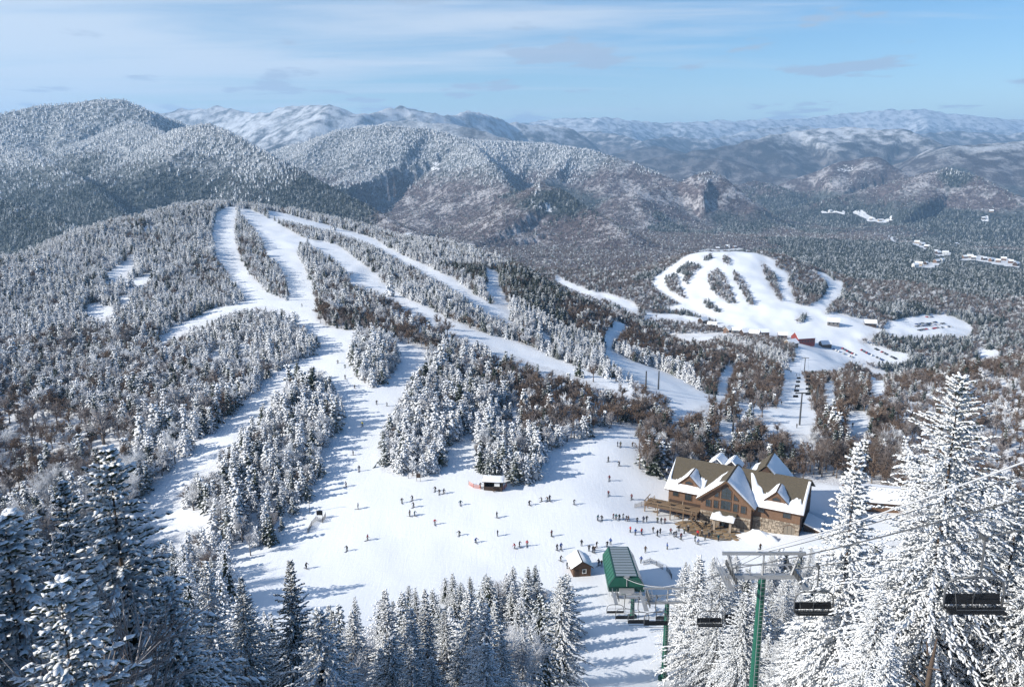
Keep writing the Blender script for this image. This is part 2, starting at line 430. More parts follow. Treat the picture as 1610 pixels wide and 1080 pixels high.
fm = k.ramp(k.math('ADD', frost, k.math('MULTIPLY', k.math('SUBTRACT', n1, 0.5), 0.9)), 0.30, 0.78)
c = k.mix(fm, c, fro)
sm = k.ramp(k.math('ADD', bare, k.math('MULTIPLY', k.math('SUBTRACT', n2, 0.5), 1.1)), 0.52, 0.70)
c = k.mix(sm, c, (0.80, 0.82, 0.85))
n5 = k.noise(p, 0.028, 7, 0.75)
rk = k.ramp(k.math('MULTIPLY', rock, k.math('ADD', n5, 0.30)), 0.77, 0.82)
c = k.mix(k.ramp(k.math('MULTIPLY', rock, k.math('ADD', n2, 0.30)), 0.74, 0.82), c, (0.80, 0.82, 0.85))
c = k.mix(rk, c, k.mix(n2, (0.05, 0.05, 0.055), (0.22, 0.21, 0.205)))
k.color(c, 0.9)
k.b.inputs['Specular IOR Level'].default_value = 0.05
k.bump(k.math('ADD', k.math('MULTIPLY', tree, -0.06), k.math('MULTIPLY', n2, 1.0)), 14.0, 0.9)

def conifer_mat(name, lo, hi, green=(0.022, 0.032, 0.022), green2=(0.06, 0.075, 0.05), snow=(0.84, 0.86, 0.89), nscale=6.0, namp=0.9, rime=0.0):
    """needles with snow lying on what faces up, patchy"""
    k = NT_(name)
    o = k.obj(); r = k.rnd()
    nn = k.noise(o, nscale, 4, 0.6)
    pl_ = k.noise(k.n('ShaderNodeObjectInfo').outputs['Location'], 0.022, 4, 0.6)
    f = k.math('ADD', k.math('ADD', k.nz(), k.math('MULTIPLY', k.math('SUBTRACT', pl_, 0.5), 1.3)), k.math('ADD', k.math('MULTIPLY', k.math('SUBTRACT', nn, 0.5), namp), k.math('MULTIPLY', k.math('SUBTRACT', r, 0.5), 0.35)))
    s = k.ramp(f, lo, hi, rime, 1.0)
    k.color(k.mix(s, k.mix(nn, green, green2), snow), 0.8)
    k.b.inputs['Specular IOR Level'].default_value = 0.1
    return k.m
conifer_mat('spruce_laden', -0.42, 0.22, nscale=2.4, namp=1.0)                       # heavy snow
conifer_mat('spruce_snowy', 0.06, 0.62, nscale=2.6, namp=1.2)  # less snow, more green; thinned partly to darken the shaded foreground stand
conifer_mat('spruce_green', 0.05, 0.75, nscale=1.6, namp=1.3, snow=(0.80,0.83,0.87))
conifer_mat('spruce_rimed', -1.0, 0.30, nscale=1.2, namp=1.2, rime=0.16, snow=(0.84,0.86,0.89))
conifer_mat('spruce_frosted', -0.75, 0.45, nscale=1.2, namp=1.3, rime=0.10, snow=(0.80,0.82,0.86))
conifer_mat('spruce_dusted', 0.05, 0.95, nscale=1.2, namp=1.2, rime=0.05, snow=(0.74,0.77,0.81))
conifer_mat('spruce_bare', 0.55, 1.25, nscale=1.2, namp=0.8, rime=0.0, green=(0.018,0.026,0.020), green2=(0.045,0.058,0.042), snow=(0.70,0.73,0.77))
def twig_mat(name, a, b, frost, fa=0.5, fb=0.9):
    k = NT_(name)
    o = k.obj(); nn = k.noise(o, 0.9, 4); r = k.rnd()
    c = k.mix(r, a, b)
    f = k.math('ADD', nn, k.math('MULTIPLY', k.math('SUBTRACT', r, 0.5), 0.3))
    c = k.mix(k.ramp(f, fa, fb, 0, 1), c, frost)
    k.color(c, 0.9); k.b.inputs['Specular IOR Level'].default_value = 0.05
    return k.m
twig_mat('twig_brown', (0.195, 0.142, 0.108), (0.150, 0.115, 0.098), (0.36, 0.32, 0.30), 0.50, 0.92)
twig_mat('twig_grey', (0.20, 0.165, 0.15), (0.27, 0.235, 0.225), (0.55, 0.55, 0.57), 0.45, 0.85)
twig_mat('twig_frosted', (0.50, 0.50, 0.52), (0.64, 0.64, 0.66), (0.83, 0.85, 0.88), 0.28, 0.66)
plain('bark', (0.095, 0.070, 0.055), 0.95, 0.4, 6.0, bump=0.02)
plain('bark_grey', (0.16, 0.135, 0.12), 0.95, 0.35, 6.0, bump=0.02)

plain('snow_cap', (0.86, 0.88, 0.91), 0.6, 0.03, 1.5, bump=0.06)
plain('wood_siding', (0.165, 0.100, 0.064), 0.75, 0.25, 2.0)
plain('wood_trim', (0.115, 0.066, 0.040), 0.7, 0.25, 2.0)
plain('wood_dark', (0.060, 0.040, 0.030), 0.8, 0.25, 2.0)
plain('wood_deck', (0.215, 0.150, 0.095), 0.8, 0.25, 2.0)
plain('wood_end', (0.070, 0.042, 0.030), 0.8, 0.2, 2.0)  # darker copy of the siding tone, puts shade into the lodge end wall
plain('stone_base', (0.30, 0.25, 0.20), 0.9, 0.10, 0.6)
k = NT_('stone'); k.color(k.mix(k.rnd(), (0.20, 0.165, 0.13), (0.50, 0.42, 0.33)), 0.9); k.bump(k.noise(k.obj(), 5, 4), 0.03)
k = NT_('flagstone'); k.color(k.mix(k.rnd(), (0.20, 0.135, 0.075), (0.33, 0.235, 0.14)), 0.85)
plain('mortar', (0.21, 0.18, 0.145), 0.95, 0.1, 3)
k = NT_('shingle_roof')
o = k.obj(); nn = k.noise(o, 2.2, 6, 0.7)
sw = k.n('ShaderNodeTexBrick'); k.l(o, sw.inputs['Vector']); sw.inputs['Scale'].default_value = 1.6
sw.inputs['Color1'].default_value = (0.125, 0.104, 0.074, 1); sw.inputs['Color2'].default_value = (0.092, 0.078, 0.056, 1); sw.inputs['Mortar'].default_value = (0.07, 0.06, 0.045, 1)
k.color(k.mix(k.ramp(nn, 0.5, 0.8, 0, 0.35), sw.outputs['Color'], (0.22, 0.19, 0.13)), 0.9)
k = NT_('window_glass'); k.color((0.025, 0.035, 0.042), 0.08); k.b.inputs['Specular IOR Level'].default_value = 0.6
plain('window_frame', (0.05, 0.055, 0.05), 0.6, 0.1)
plain('lift_green', (0.018, 0.105, 0.072), 0.45, 0.18, 1.2)
plain('lift_green_dark', (0.010, 0.050, 0.042), 0.35, 0.15, 1.2)
k = NT_('terminal_panel'); k.color((0.33, 0.36, 0.37), 0.22); k.b.inputs['Metallic'].default_value = 0.35
plain('galvanised', (0.42, 0.43, 0.44), 0.5, 0.15, 4, metal=0.55)
plain('steel_dark', (0.10, 0.105, 0.11), 0.5, 0.2, 4, metal=0.5)
plain('rope_steel', (0.15, 0.155, 0.16), 0.5, 0.2, 8, metal=0.5)
plain('rope_rimed', (0.55, 0.56, 0.58), 0.7, 0.15, 8)
plain('black_pad', (0.012, 0.013, 0.015), 0.6, 0.3, 4)
plain('red_siding', (0.22, 0.045, 0.035), 0.8, 0.2, 0.5)
plain('tan_siding', (0.36, 0.28, 0.20), 0.8, 0.2, 0.5)
plain('grey_siding', (0.16, 0.15, 0.145), 0.8, 0.2, 0.5)
plain('white_siding', (0.70, 0.70, 0.68), 0.8, 0.1, 0.5)
plain('orange_net', (0.75, 0.17, 0.05), 0.8, 0.2, 4)
plain('conveyor_skin', (0.40, 0.35, 0.30), 0.7, 0.2, 0.3)
for nm, c in (('black',(0.012,0.012,0.014)),('navy',(0.015,0.022,0.055)),('charcoal',(0.04,0.042,0.046)),('red',(0.42,0.020,0.022)),('teal',(0.012,0.085,0.10)),('olive',(0.055,0.06,0.032)),
              ('blue',(0.025,0.075,0.27)),('yellow',(0.62,0.52,0.03)),('orange',(0.52,0.13,0.02)),('maroon',(0.11,0.014,0.02)),('brown',(0.085,0.048,0.03)),('white',(0.62,0.63,0.65)),('pink',(0.50,0.10,0.17)),('skin',(0.42,0.25,0.18)),('ski',(0.10,0.10,0.11))):
    plain('cloth_' + nm, c, 0.85 if nm != 'ski' else 0.4, 0.2, 6)
for nm, c in (('black',(0.015,0.015,0.017)),('silver',(0.35,0.36,0.37)),('white',(0.7,0.7,0.7)),('red',(0.30,0.02,0.02)),('blue',(0.03,0.06,0.18)),('grey',(0.10,0.105,0.11))):
    kk_ = plain('paint_' + nm, c, 0.3, 0.05)

# ------------------------------------------------------------------ object helpers
def link(o, parent=None):
    COL.objects.link(o)
    if parent is not None: o.parent = parent
    return o
def tag(o, label=None, cat=None, group=None, kind=None):
    if label: o['label'] = label
    if cat: o['category'] = cat
    if group: o['group'] = group
    if kind: o['kind'] = kind
    return o
def empty(name, loc=(0, 0, 0), rz=0.0, scale=1.0):
    o = bpy.data.objects.new(name, None); COL.objects.link(o)
    o.location = loc; o.rotation_euler = (0, 0, rz); o.scale = (scale,) * 3 if isinstance(scale, (int, float)) else scale
    o.empty_display_size = 0.3
    return o
def mesh_np(name, V, F, mats, fmat=None, smooth=False):
    """V (n,3), F list of arrays (m,k)"""
    me = bpy.data.meshes.new(name)
    Fs = F if isinstance(F, list) else [F]
    me.vertices.add(len(V)); me.vertices.foreach_set('co', np.asarray(V, np.float32).ravel())
    nl = sum(f.size for f in Fs); nf = sum(len(f) for f in Fs)
    me.loops.add(nl); me.polygons.add(nf)
    me.loops.foreach_set('vertex_index', np.concatenate([f.ravel() for f in Fs]).astype(np.int32))
    tot = np.concatenate([np.full(len(f), f.shape[1]) for f in Fs])
    st = np.concatenate([[0], np.cumsum(tot)[:-1]])
    me.polygons.foreach_set('loop_start', st.astype(np.int32))
    for m in (mats if isinstance(mats, (list, tuple)) else [mats]): me.materials.append(MATS[m])
    if fmat is not None: me.polygons.foreach_set('material_index', np.asarray(fmat, np.int32))
    me.update(calc_edges=True)
    if smooth: me.polygons.foreach_set('use_smooth', np.ones(nf, bool))
    me.validate()
    return me
class MB:
    def __init__(s): s.v = []; s.f = []
    def add(s, vs, fs, M=None):
        o = len(s.v)
        s.v += [tuple(M @ Vector(v)) if M is not None else tuple(v) for v in vs]; s.f += [tuple(i + o for i in f) for f in fs]
        return s
    def box(s, x0, x1, y0, y1, z0, z1, M=None):
        return s.add([(x0,y0,z0),(x1,y0,z0),(x1,y1,z0),(x0,y1,z0),(x0,y0,z1),(x1,y0,z1),(x1,y1,z1),(x0,y1,z1)],
              [(3,2,1,0),(4,5,6,7),(0,1,5,4),(1,2,6,5),(2,3,7,6),(3,0,4,7)], M)
    def prism(s, poly, axis_vec, M=None):
        """polygon (3-D points) pushed along a vector"""
        n = len(poly); a = [Vector(p) for p in poly]; b = [p + Vector(axis_vec) for p in a]
        return s.add(a + b, [tuple(reversed(range(n))), tuple(range(n, 2 * n))] + [(i, (i + 1) % n, n + (i + 1) % n, n + i) for i in range(n)], M)
    def tube(s, path, rad, n=6, M=None, cap=True):
        pts_ = [Vector(p) for p in path]; rads = rad if isinstance(rad, (list, tuple)) else [rad] * len(pts_)
        vs = []; fs = []; prev = None
        for i, p in enumerate(pts_):
            d = (pts_[min(i + 1, len(pts_) - 1)] - pts_[max(i - 1, 0)]).normalized()
            a = d.orthogonal().normalized() if prev is None else (prev - d * prev.dot(d)).normalized()
            prev = a; b = d.cross(a)
            for k_ in range(n):
                t = 2 * math.pi * k_ / n
                vs.append(p + (a * math.cos(t) + b * math.sin(t)) * rads[i])
        for i in range(len(pts_) - 1):
            for k_ in range(n):
                fs.append((i*n+k_, i*n+(k_+1)%n, (i+1)*n+(k_+1)%n, (i+1)*n+k_))
        if cap: fs += [tuple(reversed(range(n))), tuple(range((len(pts_)-1)*n, len(pts_)*n))]
        return s.add(vs, fs, M)
    def mesh(s, name, mat, smooth=False):
        me = bpy.data.meshes.new(name); me.from_pydata([tuple(v) for v in s.v], [], s.f)
        me.materials.append(MATS[mat]); me.update()
        if smooth: me.polygons.foreach_set('use_smooth', np.ones(len(me.polygons), bool))
        return me
    def build(s, name, mat, parent=None, smooth=False):
        return link(bpy.data.objects.new(name, s.mesh(name, mat, smooth)), parent)
def copy_tree(o, parent=None):
    c = o.copy(); COL.objects.link(c)
    if parent is not None: c.parent = parent
    for ch in o.children: copy_tree(ch, c)
    return c

# ------------------------------------------------------------------ map of the woods and the open snow, traced in pixels
def zt(ox, oy, s): return lambda pl: [(ox + x / s, oy + y / s) for x, y in pl]
A = zt(250, 300, 2.683); B = zt(450, 640, 2.683); C = zt(640, 440, 2.683); D = zt(1000, 500, 4.025); E = zt(0, 300, 2.7); F = zt(860, 360, 2.981); G = zt(1250, 300, 3.6)
NEARLIM = 1700.0
OPEN = [
 A([(262,78),(330,60),(324,110),(322,200),(347,290),(392,362),(442,418),(502,448),(548,470),(565,512),(440,482),(375,470),(362,440),(328,392),(282,325),(236,270),(226,200),(238,115)]),
 A([(335,80),(380,76),(450,108),(520,148),(575,182),(640,212),(590,215),(585,260),(610,310),(648,380),(654,430),(668,480),(665,550),(720,580),(850,598),(950,622),(1060,652),(1130,678),(1138,702),(1110,742),(1062,772),(1052,800),(1030,850),(1000,900),(960,960),(940,1010),(938,1075),(715,1075),(762,1000),(787,930),(782,880),(742,830),(712,770),(650,735),(600,748),(540,802),(450,872),(420,922),(350,982),(318,1020),(305,1075),(165,1075),(232,1018),(302,948),(382,868),(432,828),(472,778),(542,743),(622,708),(692,658),(690,630),(640,590),(600,560),(588,520),(556,490),(545,470),(545,440),(540,370),(500,300),(452,262),(440,210),(400,150)]),
 A([(610,200),(700,214),(762,235),(832,285),(902,345),(962,400),(1062,466),(1062,480),(1000,456),(930,420),(860,395),(798,385),(805,350),(770,310),(720,270),(650,230)]),
 A([(450,82),(520,92),(620,122),(720,147),(830,178),(900,198),(952,232),(1042,278),(1152,328),(1232,368),(1312,418),(1372,468),(1452,510),(1502,540),(1480,547),(1400,502),(1338,477),(1278,432),(1178,372),(1098,327),(998,277),(928,237),(858,207),(738,167),(598,137),(468,102)]),
 A([(1365,318),(1432,345),(1442,400),(1462,450),(1482,482),(1440,478),(1388,422),(1378,390),(1390,350)]),
 A([(0,628),(60,578),(150,538),(240,498),(330,478),(400,463),(480,468),(440,488),(350,494),(250,524),(150,564),(60,610),(0,655)]),
 C([(0,80),(100,126),(200,180),(330,230),(430,252),(520,286),(620,330),(720,370),(830,410),(930,452),(1010,482),(940,484),(850,454),(750,416),(640,381),(560,361),(480,327),(350,277),(230,221),(100,156),(0,105)]),
 C([(190,0),(300,70),(390,126),(455,168),(420,168),(350,135),(280,90),(180,20)]),
 C([(825,290),(900,316),(960,346),(1060,376),(1150,416),(1230,466),(1310,500),(1250,532),(1160,572),(1108,577),(1108,500),(1060,462),(1000,424),(930,384),(860,334)]),
 C([(905,163),(932,180),(902,215),(872,250),(860,292),(828,287),(835,230),(870,200)]),
 C([(1360,358),(1388,365),(1362,420),(1352,492),(1303,502),(1308,440),(1330,390)]),
 D([(925,310),(1062,258),(1055,350),(1092,450),(1112,520),(1112,585),(898,585),(908,500),(940,400)]),
 D([(640,538),(900,578),(1165,588),(1132,655),(1100,742),(980,722),(920,655),(800,610),(640,592)]),
 D([(518,662),(642,662),(622,742),(570,772),(523,722)]),
 D([(1325,590),(1472,600),(1482,752),(1400,748),(1348,690)]),
 D([(1478,360),(1562,365),(1588,440),(1562,482),(1488,472)]),
 D([(1188,420),(1252,400),(1272,490),(1232,552),(1198,522)]),
 D([(808,658),(882,664),(852,712),(812,702)]),
 # bowl
 B([(80,372),(140,342),(150,300),(143,260),(188,180),(228,80),(250,0),(420,0),(402,80),(387,200),(402,268),(452,288),(560,298),(660,288),(668,180),(740,120),(830,100),(900,60),(945,20),(990,0),(1012,0),(962,50),(902,85),(842,110),(802,170),(790,240),(830,305),(920,325),(1040,318),(1092,240),(1096,190),(1170,174),(1196,140),(1310,130),(1386,80),(1500,95),(1482,150),(1472,230),(1500,280),(1590,300)])
   + [(1060,742),(1300,762),(1430,785),(1430,848),(1100,872),(1065,885),(1062,930),(1075,1000),(1140,1060),(1150,1090),(845,1090),(848,1030),(893,1012),(900,960),(895,905),(860,885),(760,895),(660,912),(600,935),(440,955),(380,935),(335,912),(480,832),(488,782)],
 [(205,838),(212,792),(262,747),(312,698),(345,690),(335,725),(285,762),(272,790),(300,806),(345,816),(480,792),(492,802),(300,828),(250,846),(215,856)],
 [(30,862),(45,848),(80,838),(110,846),(100,866)],
 E([(365,495),(400,480),(482,495),(482,522),(420,542),(370,522)]), E([(448,362),(500,320),(572,273),(572,310),(520,352),(468,377)]),
 E([(518,412),(560,380),(642,348),(642,372),(580,402)]), E([(508,452),(552,433),(552,472),(520,477)]), E([(728,442),(772,423),(762,447)]), E([(768,472),(817,453),(812,472)]),
 E([(888,692),(942,668),(942,692),(900,702)]), E([(1008,655),(1080,648),(1072,672),(1020,672)]), E([(420,300),(470,262),(460,290),(430,310)]), E([(600,160),(660,128),(650,150),(615,172)]),
 # second hill
 F([(495,240),(520,215),(600,165),(650,130),(720,100),(770,95),(820,100),(900,90),(960,105),(1010,125),(1075,150),(1070,180),(1110,195),(1135,215),(1135,270),(1155,310),(1160,345),(1200,365),(1240,362),(1280,335),(1310,290),(1320,255),(1290,215),(1250,200),(1300,205),(1345,240),(1390,250),(1385,300),(1330,345),(1300,390),(1260,440),(1240,480),(1150,505),(1060,500),(1000,490),(900,470),(860,450),(800,440),(690,430),(600,420),(480,405),(430,400),(640,350),(600,330),(540,290),(505,262)]),
 F([(40,215),(100,250),(200,290),(300,310),(400,345),(440,385),(400,385),(300,330),(180,300),(90,265),(40,235)]),
 G([(500,760),(560,735),(690,710),(800,700),(900,715),(980,750),(1015,795),(960,815),(850,805),(760,815),(640,815),(520,800)]),
 G([(0,850),(100,830),(230,800),(330,790),(500,790),(400,820),(350,860),(480,890),(660,930),(640,950),(560,960),(420,960),(330,950),(250,1000),(100,1020),(0,1010)]),
 G([(0,760),(120,720),(240,690),(330,720),(450,740),(480,790),(300,800),(100,830),(0,820)]),
 G([(1040,890),(1180,915),(1080,940),(1030,930)]), G([(430,1040),(500,1045),(490,1080),(430,1080)]),
 # clearings down the valley
 G([(930,375),(1040,365),(1140,385),(1200,380),(1280,410),(1280,440),(1150,420),(1000,395),(930,395)]), G([(640,415),(760,405),(860,400),(780,440),(700,435)]), G([(650,285),(720,290),(770,325),(730,330),(670,305)]),
 G([(780,345),(880,350),(900,368),(800,370)]), G([(890,300),(945,300),(910,315)]), G([(320,110),(400,120),(420,150),(520,160),(600,175),(500,185),(420,178),(380,150),(330,130)]), G([(120,112),(280,118),(280,132),(130,126)]), G([(520,250),(545,255),(580,290),(560,295)]), G([(1040,150),(1090,150),(1090,175),(1050,170)]), G([(1080,112),(1140,115),(1120,128)]), G([(780,145),(830,148),(800,158)]),
]
ISLANDS = [
 A([(800,640),(830,610),(870,605),(930,625),(1000,650),(1025,700),(1000,770),(960,800),(930,830),(890,835),(860,810),(830,760),(800,690)]),
 B([(800,130),(850,75),(960,40),(1060,90),(1092,190),(1087,250),(1040,312),(900,317),(820,290),(790,240)]),
 # second hill's woods
 F([(555,215),(610,200),(620,240),(640,290),(665,335),(620,320),(570,290),(555,250)]), F([(610,180),(660,150),(720,155),(720,185),(680,215),(665,260),(640,255),(640,215),(612,205)]), F([(730,125),(775,105),(775,140),(745,160)]), F([(825,115),(860,125),(860,175),(825,165)]),
 F([(755,200),(800,175),(835,215),(870,290),(895,355),(860,355),(800,320),(770,290),(752,250)]), F([(865,180),(885,190),(930,245),(965,320),(975,370),(945,355),(915,300),(880,240)]), F([(990,140),(1030,160),(1075,205),(1085,260),(1110,330),(1095,345),(1050,280),(1015,205)]),
 F([(1140,200),(1240,205),(1310,255),(1300,300),(1250,355),(1200,355),(1165,320),(1145,260)]), F([(725,330),(760,325),(820,375),(810,395),(740,370)]), F([(1190,395),(1230,390),(1225,415),(1175,450),(1165,420)]),
 F([(480,380),(560,375),(640,370),(720,395),(800,425),(795,440),(700,415),(600,400),(500,400)]),
]
HW, HH = 1610, 1080
def raster(poly, ox=0, oy=0):
    m = np.zeros((HH, HW), bool)
    p_ = np.array(poly, float); y0 = max(0, int(p_[:,1].min())); y1 = min(HH - 1, int(p_[:,1].max()) + 1)
    xs = np.arange(HW) + 0.5
    for yy in range(y0, y1 + 1):
        c = yy + 0.5; cr = []
        for (ax, ay), (bx, by) in zip(p_, np.roll(p_, -1, 0)):
            if (ay <= c) != (by <= c): cr.append(ax + (c - ay) / (by - ay) * (bx - ax))
        cr.sort()
        for a_, b_ in zip(cr[::2], cr[1::2]): m[yy, (xs >= a_) & (xs < b_)] = True
    return m
OPENM = np.zeros((HH, HW), bool)
for pl in OPEN: OPENM |= raster(pl)
for pl in ISLANDS: OPENM &= ~raster(pl)
# kinds of wood: 0 frosted spruce, 1 frosted mixed, 2 brown hardwood, 3 dark spruce, 4 open hardwood with snow between, 5 second hill's grey hardwood
KINDM = np.zeros((HH, HW), np.uint8)
KINDS = [
 (1, [(0,560),(130,520),(300,540),(420,600),(330,700),(220,770),(0,760)]),
 (1, [(380,640),(520,600),(545,660),(480,760),(280,790),(330,720)]),
 (1, A([(655,430),(830,395),(1060,480),(1300,560),(1610,640),(1610,790),(1450,720),(1140,690),(950,620),(720,580),(665,550)])),
 (2, A([(668,500),(760,520),(900,560),(1060,610),(1200,680),(1160,700),(950,625),(720,582),(668,552)])),
 (4, [(0,640),(120,650),(200,690),(190,760),(100,800),(0,800)]),
 (4, A([(900,500),(1060,490),(1300,570),(1500,650),(1610,700),(1610,800),(1400,720),(1150,640)])),
 (1, [(690,480),(860,560),(990,600),(900,580),(760,520)]),
 (3, [(700,420),(830,425),(900,470),(960,500),(940,540),(850,500),(760,450)]),
 (2, [(880,480),(960,490),(1010,505),(1200,560),(1240,600),(1230,660),(1130,650),(1080,590),(960,545),(900,520)]),
 (2, [(700,600),(820,560),(1000,615),(1055,640),(1050,690),(990,672),(960,680),(840,700),(820,640),(760,650)]),
 (0, [(600,640),(700,560),(780,590),(820,640),(760,680),(700,740),(600,745)]),
 (2, C([(440,600),(560,520),(700,540),(700,620),(560,690),(440,660)])),
 (2, [(995,650),(1100,640),(1300,600),(1400,590),(1420,780),(1000,760)]),
 (2, [(1240,560),(1330,560),(1400,600),(1380,700),(1280,680)]),
 (2, [(1390,590),(1500,560),(1620,545),(1620,600),(1450,640),(1390,640)]),
 (4, [(1480,600),(1620,590),(1620,800),(1500,800),(1400,720),(1390,640)]),
 (5, [(860,415),(1000,400),(1150,380),(1330,400),(1430,430),(1620,430),(1620,545),(1400,560),(1250,560),(1000,500),(880,440)]),
 (3, G([(400,820),(520,810),(700,820),(1000,830),(1030,900),(900,950),(700,910),(520,890),(400,840)])),
 (3, G([(1030,800),(1130,790),(1296,840),(1296,900),(1100,900),(1030,860)])),
 (3, F([(725,330),(760,325),(820,375),(810,395),(740,370)])), (3, F([(480,380),(640,370),(800,425),(795,440),(600,400)])),
]
for kd, pl in KINDS: KINDM[raster(pl)] = kd
def lookup(M, u, v, fill):
    i = np.round(v).astype(int); j = np.round(u).astype(int)
    ok = (i >= 0) & (i < HH) & (j >= 0) & (j < HW)
    return np.where(ok, M[np.clip(i, 0, HH-1), np.clip(j, 0, HW-1)], fill)

# ------------------------------------------------------------------ terrain sheets
def sheet(name, r0, r1, mat, attrs):
    i0 = int(np.searchsorted(RR, r0)); i1 = min(NR - 1, int(np.searchsorted(RR, r1)))
    X, Y, Z = GX[i0:i1+1], GY[i0:i1+1], GZ[i0:i1+1]
    n, m = X.shape
    V = np.stack([X, Y, Z], -1).reshape(-1, 3)
    a = np.arange(n * m).reshape(n, m)
    Fq = np.stack([a[:-1, :-1], a[:-1, 1:], a[1:, 1:], a[1:, :-1]], -1).reshape(-1, 4)[:, ::-1]
    me = mesh_np(name, V, Fq, mat, smooth=True)
    for kx, arr in attrs.items():
        at = me.attributes.new(kx, 'FLOAT', 'POINT'); at.data.foreach_set('value', arr[i0:i1+1].astype(np.float32).ravel())
    o = link(bpy.data.objects.new(name, me)); o['kind'] = 'structure'
    return o
SPLIT = 1560.0
open_v = lookup(OPENM, GU, GV, False) & GVIS & (rg < NEARLIM * 3)
kind_v = lookup(KINDM, GU, GV, 0)
wood = np.where(open_v, 0.0, np.where(kind_v == 4, 0.35, np.where(kind_v >= 2, 0.75, 0.5)))
wood = np.where(rg < 205, 0.0, wood)
frost = np.clip((GZ + 165 - np.interp(rg, [1500, 4000, 9000, 18000], [0, 10, 60, 150])) / np.interp(rg, [3000, 8000, 18000], [230, 420, 700]), 0, 1)
frost = np.where((GU > 420) & (GU < 1050) & (rg > 2600) & (rg < 5200), np.clip(frost + .30 * np.clip((1050 - GU) / 150, 0, 1) * np.clip((310 - GV) / 20, 0, 1), 0, 1), frost)
frost = np.where((GU > 850) & (rg < 3300), frost * 0.35, frost)
frost = np.where(rg > 5400, np.clip(frost + .10, 0, 1), frost)
bare = np.where(open_v & (rg > 1300), 1.0, 0.0)
frost = np.where(rg > 5200, frost * (.75 + .5 * fbm(GX / 1500, GY / 1500, 73, 3)) + np.clip((rg - 13000) / 4000, 0, .6) * (GV < 192), frost)
slope = np.zeros_like(GZ); slope[1:] = np.abs(np.diff(GZ, axis=0)) / np.diff(RR)[:, None]
lowland = np.clip((-150 - GZ) / 120, 0, 1)
darkf = lowland * (0.5 + 0.5 * fbm(GX / 500, GY / 500, 71, 3)) * np.clip((GU - 1000) / 300, 0, 1)
# snow glades high on the mountains and ledges on the knobs
def spot(u, v, su, sv, amp): return amp * np.exp(-(((GU - u) / su) ** 2 + ((GV - v) / sv) ** 2))
bare = bare + spot(682, 255, 16, 10, .62) + spot(685, 268, 20, 8, .5) + spot(840, 238, 10, 8, .6) + spot(185, 172, 38, 12, .42) + spot(800, 328, 16, 8, .6) + spot(840, 335, 14, 18, .4) + spot(860, 350, 40, 20, .3)
rockm = spot(850, 325, 70, 28, 1.0) + spot(1125, 285, 30, 14, .9) + spot(1330, 265, 50, 16, 1.0) + spot(1210, 268, 30, 12, .7)
darkf = darkf + np.where((GU < 640) & (rg < 3700) & (rg > 1400), .62 - np.clip((GU - 520) / 120, 0, 1) * .62, 0)
darkf = darkf + spot(870, 320, 60, 22, .9) + spot(1500, 278, 26, 12, .9)
near_o = sheet('snow_terrain', 0, SPLIT, 'snow_ground', {'wood': wood})
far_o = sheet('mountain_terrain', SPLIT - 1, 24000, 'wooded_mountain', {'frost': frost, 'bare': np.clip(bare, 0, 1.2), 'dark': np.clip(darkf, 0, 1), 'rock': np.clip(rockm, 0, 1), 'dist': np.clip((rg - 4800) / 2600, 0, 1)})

# ------------------------------------------------------------------ tree shapes
def spindles(o, d, L, rad, n=4, fat=0.38):
    """many tapered lumpy shoots at once: origins o, unit directions d, lengths L, radii rad"""
    m = len(o)
    up = np.tile([0, 0, 1.0], (m, 1)); a = np.cross(d, up); a /= np.maximum(np.linalg.norm(a, axis=1, keepdims=True), 1e-6); b = np.cross(a, d)
    V = np.zeros((m, 2 + 2 * n, 3)); V[:, 0] = o; V[:, -1] = o + d * L[:, None]
    for ri, (t, rr) in enumerate(((fat, 1.0), (0.74, 0.72))):
        for k_ in range(n):
            an = 2 * math.pi * (k_ + 0.5 * ri) / n + 0.4
            V[:, 1 + ri * n + k_] = o + d * (L * t)[:, None] + (a * math.cos(an) + b * math.sin(an)) * (rad * rr)[:, None] * rng.uniform(0.75, 1.25, (m, 1))
    f = []
    for k_ in range(n):
        k2 = (k_ + 1) % n
        f.append((0, 1 + k2, 1 + k_)); f.append((1 + k_, 1 + k2, 1 + n + k_)); f.append((1 + k2, 1 + n + k2, 1 + n + k_)); f.append((1 + n + k_, 1 + n + k2, 1 + 2 * n))
    f = np.array(f)
    Fq = (f[None] + (np.arange(m) * (2 + 2 * n))[:, None, None]).reshape(-1, 3)
    return V.reshape(-1, 3), Fq
def cone_mesh(H, r0, z0, n=7, lean=0.0):
    t = np.linspace(0, 2 * math.pi, n, endpoint=False)
    V = np.vstack([np.stack([r0 * np.cos(t), r0 * np.sin(t), np.full(n, z0)], 1), [[lean, 0, H]]])
    Fq = np.array([(i, (i + 1) % n, n) for i in range(n)])
    return V, Fq
